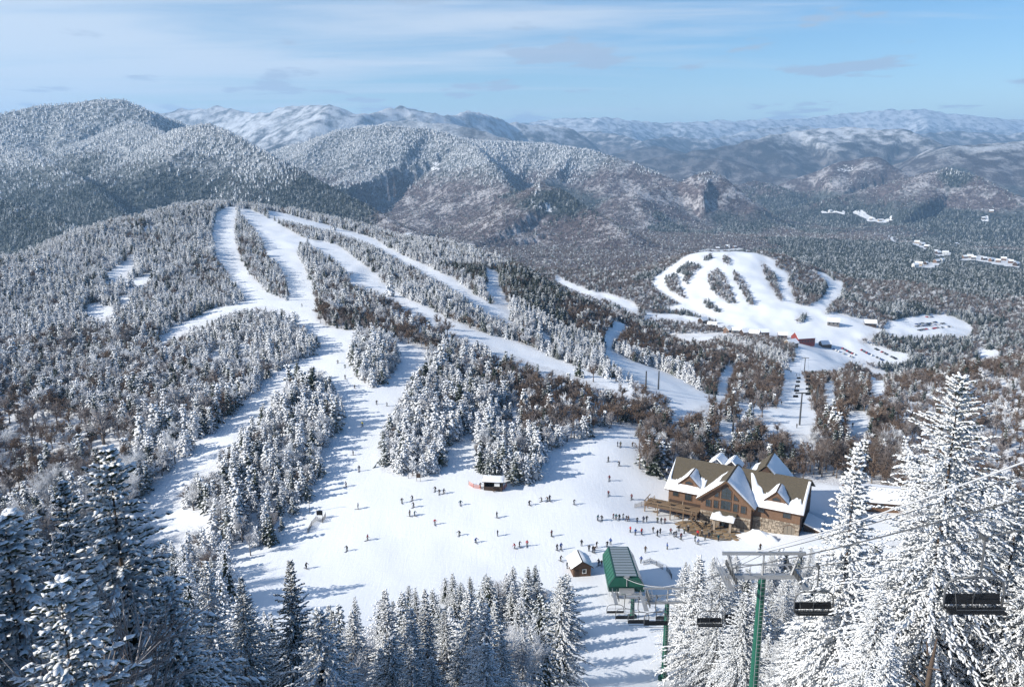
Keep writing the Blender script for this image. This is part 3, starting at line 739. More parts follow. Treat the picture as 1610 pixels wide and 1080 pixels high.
def conifer(H, Rb, nwh, per, ntw, tl, tr, t0=0.06, n=4, power=0.8, ragged=0.25, droop=0.35):
    O, Dr, Ls, Rs = [], [], [], []
    for w in range(nwh):
        t = t0 + (1 - t0) * (w + rng.uniform(0, .6)) / nwh
        if t > 0.985: continue
        Lmax = Rb * (1 - t) ** power * (1 if t > 0.16 else 0.6 + 2.5 * t)
        nb = max(3, int(round(per * (0.65 + 0.5 * (1 - t)))))
        ph = rng.uniform(0, 6.28)
        for bi in range(nb):
            an = ph + 6.283 * bi / nb + rng.normal(0, .22)
            L = max(0.12 * Rb * (1.05 - t) + 0.06, Lmax * (1 + ragged * rng.normal()))
            rise = 0.10 + 0.75 * t ** 2 - 0.12 * (1 - t); dp = droop * (1 - 0.6 * t)
            dirh = np.array([math.cos(an), math.sin(an), 0.0])
            nt_ = max(1, int(round(ntw * (0.25 + 0.75 * L / Rb))))
            for q in range(nt_):
                s = 1 - (q + rng.uniform(0, .8)) / nt_ * 1.0 if nt_ > 1 else 0.3
                s = min(max(s, .08), 1)
                pos_ = dirh * (s * L) + np.array([0, 0, t * H + rise * s * L - dp * s * s * L])
                tang = dirh + np.array([0, 0, rise - 2 * dp * s]); 
                side = np.array([-dirh[1], dirh[0], 0.0]) * rng.choice([-1, 1]) * rng.uniform(0.1, 1.25) * (0.35 if s > .92 else 1)
                dd = tang + side + np.array([0, 0, rng.normal(-0.22, .28)])
                dd /= np.linalg.norm(dd)
                O.append(pos_ - dd * 0.15 * tl); Dr.append(dd); Ls.append(tl * rng.uniform(.65, 1.3) * (0.6 + 0.5 * L / Rb)); Rs.append(tr * rng.uniform(.7, 1.35))
    # leader
    O.append(np.array([0, 0, H * 0.955])); Dr.append(np.array([0, 0, 1.0])); Ls.append(H * 0.055); Rs.append(tr * .6)
    return spindles(np.array(O), np.array(Dr), np.array(Ls), np.array(Rs), n)
def merge(parts):
    V, Fq, M = [], [], []; o = 0
    for v, f, mi in parts:
        V.append(v); Fq.append(f + o); M.append(np.full(len(f), mi)); o += len(v)
    return np.vstack(V), np.vstack(Fq), np.concatenate(M)
def trunk_mesh(H, r, n=6, seed=0, bend=0.0):
    rr = np.random.default_rng(seed); zs = np.array([-0.09, 0, .25, .5, .75, 1.0]) * H
    V = []; 
    for i, z_ in enumerate(zs):
        q = r * (1 - 0.93 * max(z_, 0) / H) * (1.35 if i <= 1 else 1); cx = bend * math.sin(z_ / H * 2.3)
        for k_ in range(n): V.append((cx + q * math.cos(6.283 * k_ / n), q * math.sin(6.283 * k_ / n), z_))
    Fq = []
    for i in range(len(zs) - 1):
        for k_ in range(n):
            a_, b_, c_, d_ = i*n+k_, i*n+(k_+1)%n, (i+1)*n+(k_+1)%n, (i+1)*n+k_
            Fq += [(a_, b_, c_), (a_, c_, d_)]
    return np.array(V), np.array(Fq)
def sticks(P0, P1, r0, r1):
    """three-sided tapering sticks"""
    P0, P1 = np.array(P0), np.array(P1); m = len(P0); d = P1 - P0; d /= np.maximum(np.linalg.norm(d, axis=1, keepdims=True), 1e-6)
    a = np.cross(d, np.array([.31, .87, .38])); a /= np.linalg.norm(a, axis=1, keepdims=True); b = np.cross(d, a)
    V = np.zeros((m, 6, 3))
    for k_ in range(3):
        c_, s_ = math.cos(2.0944 * k_), math.sin(2.0944 * k_)
        V[:, k_] = P0 + (a * c_ + b * s_) * np.array(r0)[:, None]; V[:, 3 + k_] = P1 + (a * c_ + b * s_) * np.array(r1)[:, None]
    f = np.array([(0,1,4),(0,4,3),(1,2,5),(1,5,4),(2,0,3),(2,3,5)])
    return V.reshape(-1, 3), (f[None] + (np.arange(m) * 6)[:, None, None]).reshape(-1, 3)
def hardwood(H, levels, r0, spread=0.55, twig_r=0.012, seed=0, fork=(4, 4, 4)):
    rr = np.random.default_rng(seed)
    P0, P1, A0, A1 = [], [], [], []
    nodes = [(np.array([0, 0, H * 0.30 * rr.uniform(.8, 1.1)]), np.array([0, 0, 1.0]), H * 0.34, r0 * .7)]
    # leader continues up
    for lv in range(levels):
        nxt = []
        for (p_, d_, L_, q_) in nodes:
            nf = fork[min(lv, len(fork) - 1)] + rr.integers(0, 2)
            for i in range(nf):
                s_ = rr.uniform(0.0 if lv else -0.15, 0.85)
                st = p_ + d_ * L_ * max(s_, 0) * (1 if lv else 0.9)
                side = rr.normal(0, 1, 3); side -= d_ * side.dot(d_); side /= np.linalg.norm(side)
                nd = d_ * rr.uniform(.55, 1.0) + side * spread * rr.uniform(.7, 1.5) + np.array([0, 0, .22])
                nd /= np.linalg.norm(nd); nl = L_ * rr.uniform(.50, .85); nq = max(q_ * .55, twig_r)
                e = st + nd * nl
                P0.append(st); P1.append(e); A0.append(nq); A1.append(max(nq * .45, twig_r * .5)); nxt.append((st, nd, nl, nq))
        if lv == 0: P0.append(nodes[0][0]); P1.append(nodes[0][0] + nodes[0][1] * nodes[0][2]); A0.append(r0 * .7); A1.append(r0 * .3)
        nodes = nxt
    return sticks(P0, P1, A0, A1)

PROTO = bpy.data.collections.new('tree_shapes')          # shapes the woods are sown from
def proto(name, parts, mats):
    V, Fq, M = merge(parts)
    me = mesh_np(name, V, Fq, mats, M)
    o = bpy.data.objects.new(name, me); PROTO.objects.link(o); return o
PI = {}
cnt = [0]
def addp(key, parts, mats):
    nm = 'shape_%03d_%s' % (cnt[0], key); proto(nm, parts, mats); PI.setdefault(key, []).append(cnt[0]); cnt[0] += 1
for mk, key in (('spruce_frosted', 'cf'), ('spruce_dusted', 'cd'), ('spruce_bare', 'cb'), ('spruce_snowy', 'cs')):
    for s_ in range(3):
        H_ = 1.0
        Rb_ = (0.24, 0.20, 0.28)[s_]
        v, f = conifer(H_, Rb_, 11, 6, 2.2, 0.17, 0.042, n=3, ragged=.22)
        c, cf_ = cone_mesh(0.93, Rb_ * .55, 0.06)
        t, tf = trunk_mesh(0.5, 0.025, 5)
        addp(key, [(v, f, 0), (c, cf_, 0), (t, tf, 1)], [mk, 'bark'])
for mk, key, tw in (('twig_frosted', 'hf', .013), ('twig_grey', 'hg', .0075), ('twig_brown', 'hb', .0075)):
    for s_ in range(3):
        v, f = hardwood(1.0, 3, 0.030, (0.62, .75, .5)[s_], tw, 100 + s_, (6, 5, 4))
        t, tf = trunk_mesh(0.55, 0.024, 5)
        addp(key, [(v, f, 0), (t, tf, 1)], [mk, 'bark_grey'])
# simple distant shapes
for mk, key in (('spruce_rimed', 'mf'), ('spruce_dusted', 'md'), ('spruce_bare', 'mb')):
    for s_ in range(2):
        v, f = conifer(1.0, (.27, .34)[s_], 5, 5, 1, .24, .075, n=3, ragged=.2)
        c, cf_ = cone_mesh(0.95, .2, 0.02, 6)
        addp(key, [(v, f, 0), (c, cf_, 0)], [mk])
for mk, key in (('twig_grey', 'mg'), ('twig_brown', 'mh'), ('twig_frosted', 'mw')):
    for s_ in range(2):
        v, f = hardwood(1.0, 2, 0.05, (0.7, .9)[s_], .03, 200 + s_, (6, 5))
        addp(key, [(v, f, 0)], [mk])
gn = bpy.data.node_groups.new('sow', 'GeometryNodeTree')
gn.interface.new_socket('Geometry', in_out='INPUT', socket_type='NodeSocketGeometry'); gn.interface.new_socket('Geometry', in_out='OUTPUT', socket_type='NodeSocketGeometry')
gi = gn.nodes.new('NodeGroupInput'); go = gn.nodes.new('NodeGroupOutput'); ip = gn.nodes.new('GeometryNodeInstanceOnPoints')
ci_ = gn.nodes.new('GeometryNodeCollectionInfo'); ci_.inputs['Collection'].default_value = PROTO; ci_.inputs['Separate Children'].default_value = True; ci_.inputs['Reset Children'].default_value = True
def nat(nm, ty):
    q = gn.nodes.new('GeometryNodeInputNamedAttribute'); q.data_type = ty; q.inputs['Name'].default_value = nm; return q.outputs['Attribute']
gn.links.new(gi.outputs[0], ip.inputs['Points']); gn.links.new(ci_.outputs[0], ip.inputs['Instance']); ip.inputs['Pick Instance'].default_value = True
gn.links.new(nat('shape', 'INT'), ip.inputs['Instance Index']); gn.links.new(nat('turn', 'FLOAT_VECTOR'), ip.inputs['Rotation']); gn.links.new(nat('size', 'FLOAT_VECTOR'), ip.inputs['Scale'])
gn.links.new(ip.outputs[0], go.inputs[0])
def sow(name, x, y, z, h, wd, shape, label, cat):
    n = len(x)
    me = bpy.data.meshes.new(name); me.vertices.add(n); me.vertices.foreach_set('co', np.stack([x, y, z], 1).astype(np.float32).ravel())
    a = me.attributes.new('shape', 'INT', 'POINT'); a.data.foreach_set('value', shape.astype(np.int32))
    a = me.attributes.new('turn', 'FLOAT_VECTOR', 'POINT'); a.data.foreach_set('vector', np.stack([rng.normal(0, .03, n), rng.normal(0, .03, n), rng.uniform(0, 6.283, n)], 1).astype(np.float32).ravel())
    a = me.attributes.new('size', 'FLOAT_VECTOR', 'POINT'); a.data.foreach_set('vector', np.stack([h * wd, h * wd, h], 1).astype(np.float32).ravel())
    o = link(bpy.data.objects.new(name, me)); md = o.modifiers.new('sow', 'NODES'); md.node_group = gn
    tag(o, label, cat, kind='stuff')
    print(name, n)
    return o
def pick(keys, probs, n):
    kk = rng.choice(len(keys), n, p=np.array(probs) / sum(probs)); out = np.zeros(n, int)
    for i, key in enumerate(keys):
        m = kk == i; out[m] = rng.choice(PI[key], m.sum())
    return out, kk
def jitter_grid(x0, x1, y0, y1, s):
    gx, gy = np.meshgrid(np.arange(x0, x1, s), np.arange(y0, y1, s))
    return (gx + rng.uniform(-.48, .48, gx.shape) * s).ravel(), (gy + rng.uniform(-.48, .48, gy.shape) * s).ravel()
def keepouts(x, y):
    """nothing grows on the buildings' plots or under the lift"""
    m = np.zeros(len(x), bool)
    for (cx, cy, rad) in KEEP: m |= (x - cx) ** 2 + (y - cy) ** 2 < rad * rad
    m |= (np.abs(x - 24.7) < 7.5) & (y > 0) & (y < 190)
    return m
KEEP = [(62, 207, 24), (76, 205, 16), (30, 181, 9), (97, 218, 14)]
# candidate sites -------------------------------------------------
def sites(x, y, hfun, lo=None, checktop=True):
    r = np.hypot(x, y); z = sample_z(x, y); h = hfun(x, y, r)
    u, v, d = proj(x, y, z); ut, vt, _ = proj(x, y, z + h * 0.97); um, vm, _ = proj(x, y, z + h * .5)
    ok = (u > -130) & (u < 1740) & (v < 1500) & visible(x, y, z + h)
    vb = visible(x, y, z + 0.5)
    op = (lookup(OPENM, u, v, False) & vb) | lookup(OPENM, ut, vt, False) | (lookup(OPENM, um, vm, False) & vb)
    ok &= ~op & ~keepouts(x, y)
    kd = lookup(KINDM, np.clip(u, 0, 1609), np.clip(v, 0, 1079), 0)
    return ok, z, h, u, v, d, vt, kd
x1, y1 = jitter_grid(-640, 640, 168, 1000, 2.55)
m = np.hypot(x1, y1) < 980; x1, y1 = x1[m], y1[m]
clump = fbm(x1 / 38, y1 / 38, 61, 3)
hf = lambda x, y, r: np.interp(r, [160, 240, 330, 450, 700, 900], [8.2, 7.2, 6.2, 5.4, 4.9, 5.4]) * rng.lognormal(0, .20, len(x)) * (1 + .35 * fbm(x / 38, y / 38, 61, 3))
ok, z1, h1, u1, v1, d1, vt1, kd1 = sites(x1, y1, hf)
patch = fbm(x1 / 60, y1 / 60, 67, 3); alt = np.clip((np.hypot(x1, y1) - 260) / 500, 0, 1)
thin = rng.uniform(0, 1, len(x1)) < np.where(kd1 == 4, .36, np.where((kd1 == 2), .66, .93 - .3 * (patch > .45)))
ok &= thin
kd1 = np.where((kd1 == 0) & (patch < -.28), 1, np.where((kd1 == 1) & (patch > .30), 0, kd1))
glade = fbm(x1 / 17, y1 / 17, 69, 2)
ok &= ~((glade > .52) & (kd1 <= 1) & (rng.uniform(0, 1, len(x1)) < .8))
ok &= ~((d1 > 900) & (v1 > 395) & (u1 > 1000))
shape1 = np.zeros(len(x1), int); species1 = np.zeros(len(x1), int)
TABLE = {0: (('cf', 'cd', 'cs', 'hf', 'hg', 'cb'), (.52, .12, .10, .20, .04, .02)), 1: (('cf', 'cd', 'cs', 'hf', 'hg', 'hb', 'cb'), (.17, .13, .08, .30, .20, .08, .04)),
         2: (('hb', 'hg', 'hf', 'cd', 'cb', 'cs'), (.56, .22, .05, .06, .07, .04)), 3: (('cb', 'cd', 'hb', 'hg'), (.45, .38, .1, .07)), 4: (('hb', 'hg', 'hf', 'cd', 'cb'), (.42, .38, .12, .05, .03)),
         5: (('hg', 'hb', 'hf', 'cb', 'cd'), (.5, .24, .1, .08, .08))}
EVER = ('cf', 'cd', 'cb', 'cs')
key1 = np.array(['cf'] * len(x1))
for kd in TABLE:
    m = kd1 == kd; keys, pr = TABLE[kd]
    s_, kk = pick(keys, pr, int(m.sum())); shape1[m] = s_; key1[m] = np.array(keys)[kk]
wd1 = np.where(np.isin(key1, EVER), rng.uniform(.85, 1.25, len(x1)), rng.uniform(.9, 1.4, len(x1)))
h1 = np.where(np.isin(key1, EVER), h1, h1 * 1.08)
# ------------------------------------------------------------------ single trees: the ones that show largest stand as things of their own
HP = {}
def tree_proto(key, crown, trunk):
    HP.setdefault(key, []).append((crown, trunk))
for s_, (mk, Rb_, pw, rag) in enumerate((('spruce_laden', 2.9, .78, .20), ('spruce_laden', 2.5, .85, .26), ('spruce_snowy', 2.9, .80, .24), ('spruce_snowy', 2.4, .9, .28), ('spruce_laden', 3.2, .72, .24))):
    fine_ = s_ == 4
    v, f = conifer(15.0, Rb_ * 1.15, 62 if fine_ else 54, 10 if fine_ else 9, 34 if fine_ else 26, .24 if fine_ else .33, .043 if fine_ else .062, t0=.05, n=4, power=pw, ragged=rag, droop=.40)
    c, cf_ = cone_mesh(11.0, Rb_ * .30, 1.2, 9)
    V, Fq, M = merge([(v, f, 0), (c, cf_, 1)]) if mk == 'spruce_snowy' else merge([(v, f, 0)])
    cr = mesh_np('spruce_crown', V, Fq, [mk, 'spruce_bare'], M)
    t, tf = trunk_mesh(14.2, .16, 8, s_); tk = mesh_np('spruce_trunk', t, tf, 'bark', smooth=True)
    tree_proto('hero_' + mk, cr, tk)
for mk in ('spruce_snowy', 'spruce_frosted', 'spruce_green'):
    for s_, (Rb_, pw) in enumerate(((2.0, .85), (1.7, .95), (2.35, .8))):
        v, f = conifer(8.0, Rb_ * 1.12, 25, 8, 8, .46, .082, t0=.05, n=4, power=pw, ragged=.24, droop=.36)
        c, cf_ = cone_mesh(7.2, Rb_ * .42, .5, 8)
        V, Fq, M = merge([(v, f, 0), (c, cf_, 1)])
        tree_proto('mid_' + mk, mesh_np('spruce_crown', V, Fq, [mk, 'spruce_bare'], M), mesh_np('spruce_trunk', *trunk_mesh(7.8, .13, 6, s_), 'bark', smooth=True))
for mk, tw in (('twig_frosted', .017), ('twig_grey', .010), ('twig_brown', .010)):
    for s_ in range(3):
        v, f = hardwood(8.0, 4, .16, (.55, .68, .48)[s_], tw, 300 + s_, (6, 5, 4, 4))
        tree_proto('bare_' + mk, mesh_np('twig_crown', v, f, mk), mesh_np('hardwood_trunk', *trunk_mesh(4.6, .15, 6, s_, .12), 'bark_grey', smooth=True))
PH = {'hero': 15.0, 'mid_': 8.0, 'bare': 8.0}
def size_word(h, wd):
    return ('tall ' if h > 10.5 else 'small ' if h < 6.5 else '') + ('slim ' if wd < 1.0 else 'broad ' if wd > 1.14 else '')
def plant(key, x, y, h, wd, label, group=None, name='spruce_tree', pick_=None, z=None, cat='tree'):
    ps = HP[key]; cr, tk = ps[(pick_ if pick_ is not None else int(rng.integers(len(ps)))) % len(ps)]
    s = h / PH[key[:4]]
    r_ = empty(name, (x, y, gz(x, y) if z is None else z), float(rng.uniform(0, 6.283)), (s * wd, s * wd, s))
    tag(r_, label, cat, group)
    link(bpy.data.objects.new('trunk', tk), r_); link(bpy.data.objects.new('crown', cr), r_)
    return r_
def plant_px(key, u, vtop, d, label, wd=1.0, pick_=None, group=None, name='spruce_tree'):
    x, y, zt_ = P(u, vtop, d); g = gz(x, y)
    return plant(key, x, y, max(zt_ - g, 2.5), wd, label, group, name, pick_)
L_, S_ = 'hero_spruce_laden', 'hero_spruce_snowy'
HEROES = [
 (S_, 168, 698, 25, 1.0, 0, 'tall shaded snow-laden spruce with a bare slender tip above the wooded hillside'),
 (S_, 98, 752, 32, .9, 1, 'slim snow-dusted spruce close behind the tall shaded spruce'),
 (S_, 2, 800, 19, 1.15, 0, 'broad blue-shaded spruce with hanging snowy boughs beside a dead forked branch'),
 (S_, 262, 905, 24, 1.1, 1, 'low wide shaded spruce crowded against the tall shaded spruce'),
 (S_, 90, 905, 15, 1.0, 0, 'dark shaded spruce with blue snow under the tall shaded spruce'),
 (S_, 455, 878, 50, .85, 1, 'pointed dark green spruce with light snow standing against the open ski slope'),
 (S_, 500, 955, 40, 1.15, 0, 'wide snowy spruce below the pointed dark green spruce'),
 (S_, 378, 905, 56, .8, 1, 'narrow snowy spruce behind frosted twigs by the slope edge'),
 (L_, 322, 880, 48, .75, 1, 'pale frosted spruce with thin crown at the slope edge'),
 (S_, 615, 1000, 42, 1.1, 0, 'squat dusted spruce among frosted bushes below the ski slope'),
 (L_, 605, 925, 62, .8, 1, 'ragged white spruce with a flat broken top below the ski slope'),
 (L_, 735, 925, 66, .95, 1, 'white-coated spruce rising over the frosted bushes'),
 (L_, 822, 985, 70, .85, 0, 'white-coated spruce beside the snowy run under the chairlift'),
 (S_, 882, 905, 112, .95, 0, 'full dark snowy spruce at the edge of the run under the chairlift'),
 (L_, 1512, 584, 50.5, .95, 2, 'very tall white snow-covered spruce behind the lift cables'),
 (L_, 1350, 694, 69, .80, 1, 'tall slender white spruce in front of the low snow-roofed building'),
 (L_, 1606, 770, 50, 1.05, 0, 'snow-covered spruce beyond the hanging chair, shorter than its tall neighbour'),
 (L_, 1428, 850, 53, 1.1, 2, 'bushy snow-covered spruce between the two tallest white spruces'),
 (L_, 1308, 872, 80, 1.0, 0, 'white spruce just beyond the tall green lift tower'),
 (L_, 1565, 890, 50, 1.0, 2, 'heavily snowed spruce bough mass behind the largest hanging chair'),
 (L_, 1385, 925, 46, 1.1, 0, 'broad snow-loaded spruce between the tall tower and the tallest spruce'),
 (L_, 1262, 950, 79, 1.1, 1, 'snow-loaded spruce with drooping boughs behind the chair by the tall tower'),
 (L_, 1100, 872, 112, 1.0, 1, 'twin-pointed white spruce across the run from the lift terminal'),
 (L_, 1076, 890, 122, .85, 0, 'small white spruce at the run edge across from the lift terminal'),
 (L_, 1135, 885, 106, 1.0, 2, 'full white spruce behind the hanging chairs'),
 (L_, 1172, 930, 86, 1.0, 0, 'white spruce at the foot of the tall green lift tower'),
 (L_, 1400, 1000, 34, 1.0, 1, 'snow-weighted spruce near the bare brown trunk'),
]
# what the lift must stay clear of in front of it: (u0, u1, v, d): nothing nearer than d may rise above v there
CLEAR = [(1430, 1478, 1085, 29), (1138, 1300, 1085, 80), (1000, 1062, 1085, 118), (1062, 1150, 1012, 103), (1462, 1572, 1012, 46), (920, 1062, 1010, 150), (1135, 1300, 1010, 60)]
def in_the_way(u, vt, d, hw):
    for (u0, u1_, v_, dd) in CLEAR:
        if d < dd and u + hw > u0 and u - hw < u1_ and vt < v_: return True
    return False
hero_xy = []
for (key, u, vt_, d_, wd_, pk, lab) in HEROES:
    o = plant_px(key, u, vt_, d_, lab, wd_ * 1.18, pk); hero_xy.append((o.location.x, o.location.y, 2.0))
plant_px('bare_twig_grey', 88, 812, 17, 'dead forked branchy tree dusted with snow among the blue-shaded spruces', 1.0, 0, None, 'bare_tree')
q_ = P(1462, 1005, 30.0); gq = gz(q_[0], q_[1]); st_ = empty('dead_trunk', (q_[0], q_[1], gq)); tag(st_, 'bare brown snapped trunk among the snow-loaded spruces', 'tree trunk')
hq = q_[2] - gq; m_ = MB(); m_.tube([(0, 0, -1), (.05, 0, hq * .4), (.22, .05, hq * .8), (.34, .08, hq)], [.17, .13, .10, .03], 8); tk_ = m_.build('trunk', 'bark', st_, True)
for a_, z_ in ((.4, .55), (2.2, .7), (3.9, .62), (5.2, .82), (1.2, .9)): m_ = MB(); m_.tube([(0, 0, hq * z_), (.7 * math.cos(a_), .7 * math.sin(a_), hq * z_ + .25)], [.05, .02], 5); m_.build('stub', 'bark', st_)
# trees uphill that shade the dark corner
for (x, y, h) in ((-19.5, 16, 24), (-17, 9, 23), (-25, 23, 25), (-31, 31, 25), (-38, 39, 24), (-45, 47, 22), (-53, 57, 20), (-22, 19, 23), (-28, 27, 24), (-34, 35, 24), (-41, 43, 23), (-28, 17, 25), (-35, 26, 25), (-23, 5, 24), (-43, 35, 25), (-14, 1, 19), (-62, 68, 18)):
    plant(S_, x, y, h, 1.2, 'tall spruce on the upper slope that shades the dark spruces below', 'spruces on the upper slope'); hero_xy.append((x, y, 2.0))
# slope in front of the bowl
xf, yf = jitter_grid(-120, 110, 34, 172, 3.5)
hff = lambda x, y, r: np.interp(r, [30, 90, 170], [8.5, 9.0, 8.4]) * rng.lognormal(0, .25, len(x))
okf, zf, hf_, uf, vf, df, vtf, kdf = sites(xf, yf, hff)
hx = np.array(hero_xy)
dm_ = np.sqrt(((xf[:, None] - hx[None, :, 0]) ** 2 + (yf[:, None] - hx[None, :, 1]) ** 2))
okf &= ~(dm_ < hx[None, :, 2]).any(1)
okf &= rng.uniform(0, 1, len(xf)) < np.where((yf < 58) & (uf < 700), .6, 1)
okf &= ~((yf < 85) & (uf < 930) & (vtf < 915)) & ~((yf < 118) & (uf > 985) & (uf < 1075))
okf &= (vtf < 1085) & (uf > -60) & (uf < 1660)
okf &= ~((yf < 60) & (xf > -25) & (xf < 8) & (rng.uniform(0, 1, len(xf)) < .4))
# which of them the view shows anything of: a coarse depth sketch, nearest first
Q = 4; seen = np.zeros((HH // Q + 2, HW // Q + 2), bool)
def stamp(u, vt, vb, hw, mark=True):
    """cone silhouette; returns how many coarse cells are still free"""
    n_ = 0
    for vv in range(max(0, int(vt // Q)), min(HH // Q, int(vb // Q)) + 1):
        w_ = hw * min(1, max(.15, (vv * Q - vt) / max(vb - vt, 1)))
        a_, b_ = max(0, int((u - w_) // Q)), min(HW // Q, int((u + w_) // Q))
        if b_ >= a_:
            n_ += int((~seen[vv, a_:b_ + 1]).sum())
            if mark: seen[vv, a_:b_ + 1] = True
    return n_
cand = []
for (key, u, vt_, d_, wd_, pk, lab) in HEROES:
    cand.append((d_, None, u, vt_, 1200, 2.4 * FPX / (d_ * 1.08)))
for i in np.where(okf)[0]:
    hw = .19 * hf_[i] * FPX / df[i]
    if not in_the_way(uf[i], vtf[i], yf[i], hw): cand.append((float(yf[i]), int(i), float(uf[i]), float(vtf[i]), float(vf[i]), hw))
cand.sort(key=lambda c: c[0])
vis_ = {}
for (d_, i, u, vt_, vb, hw) in cand:
    n_ = stamp(u, vt_, vb, hw * .85)
    if i is not None: vis_[i] = n_
shown = sorted([i for i in vis_ if vis_[i] >= 5], key=lambda i: -vis_[i])
bare_f = {i: rng.uniform() < (.08 if uf[i] > 1000 else .32) for i in shown}
sp_l = [i for i in shown if not bare_f[i]][:245]; br_l = [i for i in shown if bare_f[i]][:120]
SIDE = ((700, 'by the frosted bushes below the open ski slope'), (400, 'at the foot of the open ski slope'), (-999, 'in the shaded stand under the tall dark spruce'))
def slope_words(u, y):
    if u > 1330: return 'around the tallest white spruce', 'by the tallest spruce'
    if u > 1000: return 'in the stand around the green lift towers', 'by the lift towers'
    if u > 760: return 'lining the run under the chairlift', 'beside the lift run'
    if u > 560: return ('among the frosted bushes' if y < 95 else 'along the lower rim of the ski slope'), ('among the bushes' if y < 95 else 'on the slope rim')
    if u > 330: return ('below the pointed dark green spruce' if y < 80 else 'at the edge of the open ski slope'), ('below the pointed spruce' if y < 80 else 'at the slope edge')
    return 'in the shaded stand around the tall dark spruce', 'in the shaded stand'
for i in br_l:
    w_, g_ = slope_words(uf[i], yf[i]); fz = rng.uniform() < .75
    hh_, ww_ = float(hf_[i] * rng.uniform(.6, .9)), float(rng.uniform(1.1, 1.6)); sw_ = ('low ' if hh_ < 6 else 'high ' if hh_ > 8 else '') + ('spreading ' if ww_ > 1.4 else '')
    plant('bare_twig_frosted' if fz else 'bare_twig_grey', float(xf[i]), float(yf[i]), hh_, ww_, sw_ + ('rime-white' if fz else 'grey') + ' bare bushy tree ' + w_, sw_ + ('rime-white' if fz else 'grey') + ' bare trees ' + g_, 'bare_tree', z=float(zf[i]))
for i in sp_l:
    w_, g_ = slope_words(uf[i], yf[i]); east = uf[i] > 1000
    if east: key, wd_ = ('hero_spruce_laden', 'white-coated') if rng.uniform() < .75 else ('mid_spruce_snowy', 'snow-dusted')
    elif yf[i] < 75: key, wd_ = 'hero_spruce_snowy', 'snow-laden'
    else: key, wd_ = [('mid_spruce_snowy', 'snow-dusted'), ('mid_spruce_green', 'dark green'), ('mid_spruce_frosted', 'rime-frosted')][int(rng.choice(3, p=[.45, .33, .22]))]
    ww_ = float(rng.uniform(.9, 1.35)); sw_ = size_word(hf_[i], ww_)
    plant(key, float(xf[i]), float(yf[i]), float(hf_[i]), ww_, sw_ + wd_ + ' spruce ' + w_, sw_ + wd_ + ' spruces ' + g_, z=float(zf[i]))
nspruce, nbare = len(sp_l), len(br_l)
print('slope trees', nspruce, nbare, 'shown', len(shown), 'of', len(cand))
rest = [i for i in shown if i not in set(sp_l) and i not in set(br_l)]
if rest:
    rest = np.array(rest); sow('slope_forest', xf[rest], yf[rest], zf[rest], hf_[rest], rng.uniform(.9, 1.2, len(rest)), pick(('cs', 'cf', 'cd', 'hf'), (.5, .2, .15, .15), len(rest))[0], 'the remaining small frosted trees filling the steep slope below the bowl', 'forest')
# woods around the bowl: largest in view become things, the rest one wood
pxh1 = np.where(ok, (v1 - vt1), 0)
pxh1 = np.where((u1 > 5) & (u1 < 1605) & (v1 > 300), pxh1, 0)
blocked = np.zeros(len(x1), bool)
ever1 = np.isin(key1, EVER)
NSP = max(0, 290 - nspruce - len(HEROES)); NBR = max(0, 270 - nbare)
# prefer the front rows: trees with open snow just below them in view
front = lookup(OPENM, u1, v1 + 9, False) | lookup(OPENM, u1, v1 + 22, False) | (v1 > 700)
score = pxh1 * (1 + 1.2 * front)
iE = np.where(ok & ever1)[0]; iE = iE[np.argsort(-score[iE])][:NSP]
iB = np.where(ok & ~ever1)[0]; iB = iB[np.argsort(-score[iB])][:NBR]
def where_words(u, v):
    if u < 290: return 'on the wooded hillside west of the ski runs', 'west of the runs'
    if u < 520: return 'in the wood between the two lower ski runs', 'between the lower runs'
    if u < 735 and v > 560: return 'in the stand beside the main ski run', 'beside the main run'
    if u < 880 and v > 640: return 'in the island of trees behind the small slope hut', 'behind the slope hut'
    if u < 1000: return 'on the slope between the hill runs', 'between the hill runs'
    return 'in the wood behind the timber lodge', 'behind the lodge'
MK = {'cf': 'mid_spruce_frosted', 'cd': 'mid_spruce_green', 'cb': 'mid_spruce_green', 'cs': 'mid_spruce_snowy', 'hf': 'bare_twig_frosted', 'hg': 'bare_twig_grey', 'hb': 'bare_twig_brown'}
WW = {'cf': 'rime-frosted spruce', 'cd': 'thinly snowed dark spruce', 'cb': 'thinly snowed dark spruce', 'cs': 'snow-capped spruce', 'hf': 'rime-white bare hardwood', 'hg': 'grey bare hardwood', 'hb': 'brown bare hardwood'}
for i in np.concatenate([iE, iB]):
    w_, g_ = where_words(u1[i], v1[i]); kx = str(key1[i])
    plant(MK[kx], float(x1[i]), float(y1[i]), float(h1[i]), float(wd1[i]), size_word(h1[i], wd1[i]) + WW[kx] + ' ' + w_, size_word(h1[i], wd1[i]) + WW[kx] + 's ' + g_, 'spruce_tree' if kx in EVER else 'hardwood_tree', z=float(z1[i]))
taken = np.zeros(len(x1), bool); taken[iE] = True; taken[iB] = True
m = ok & ~taken
sow('hillside_forest', x1[m], y1[m], z1[m] - .1, h1[m], wd1[m], shape1[m], 'dense wood of rime-frosted spruce and bare hardwood covering the ski hill', 'forest')
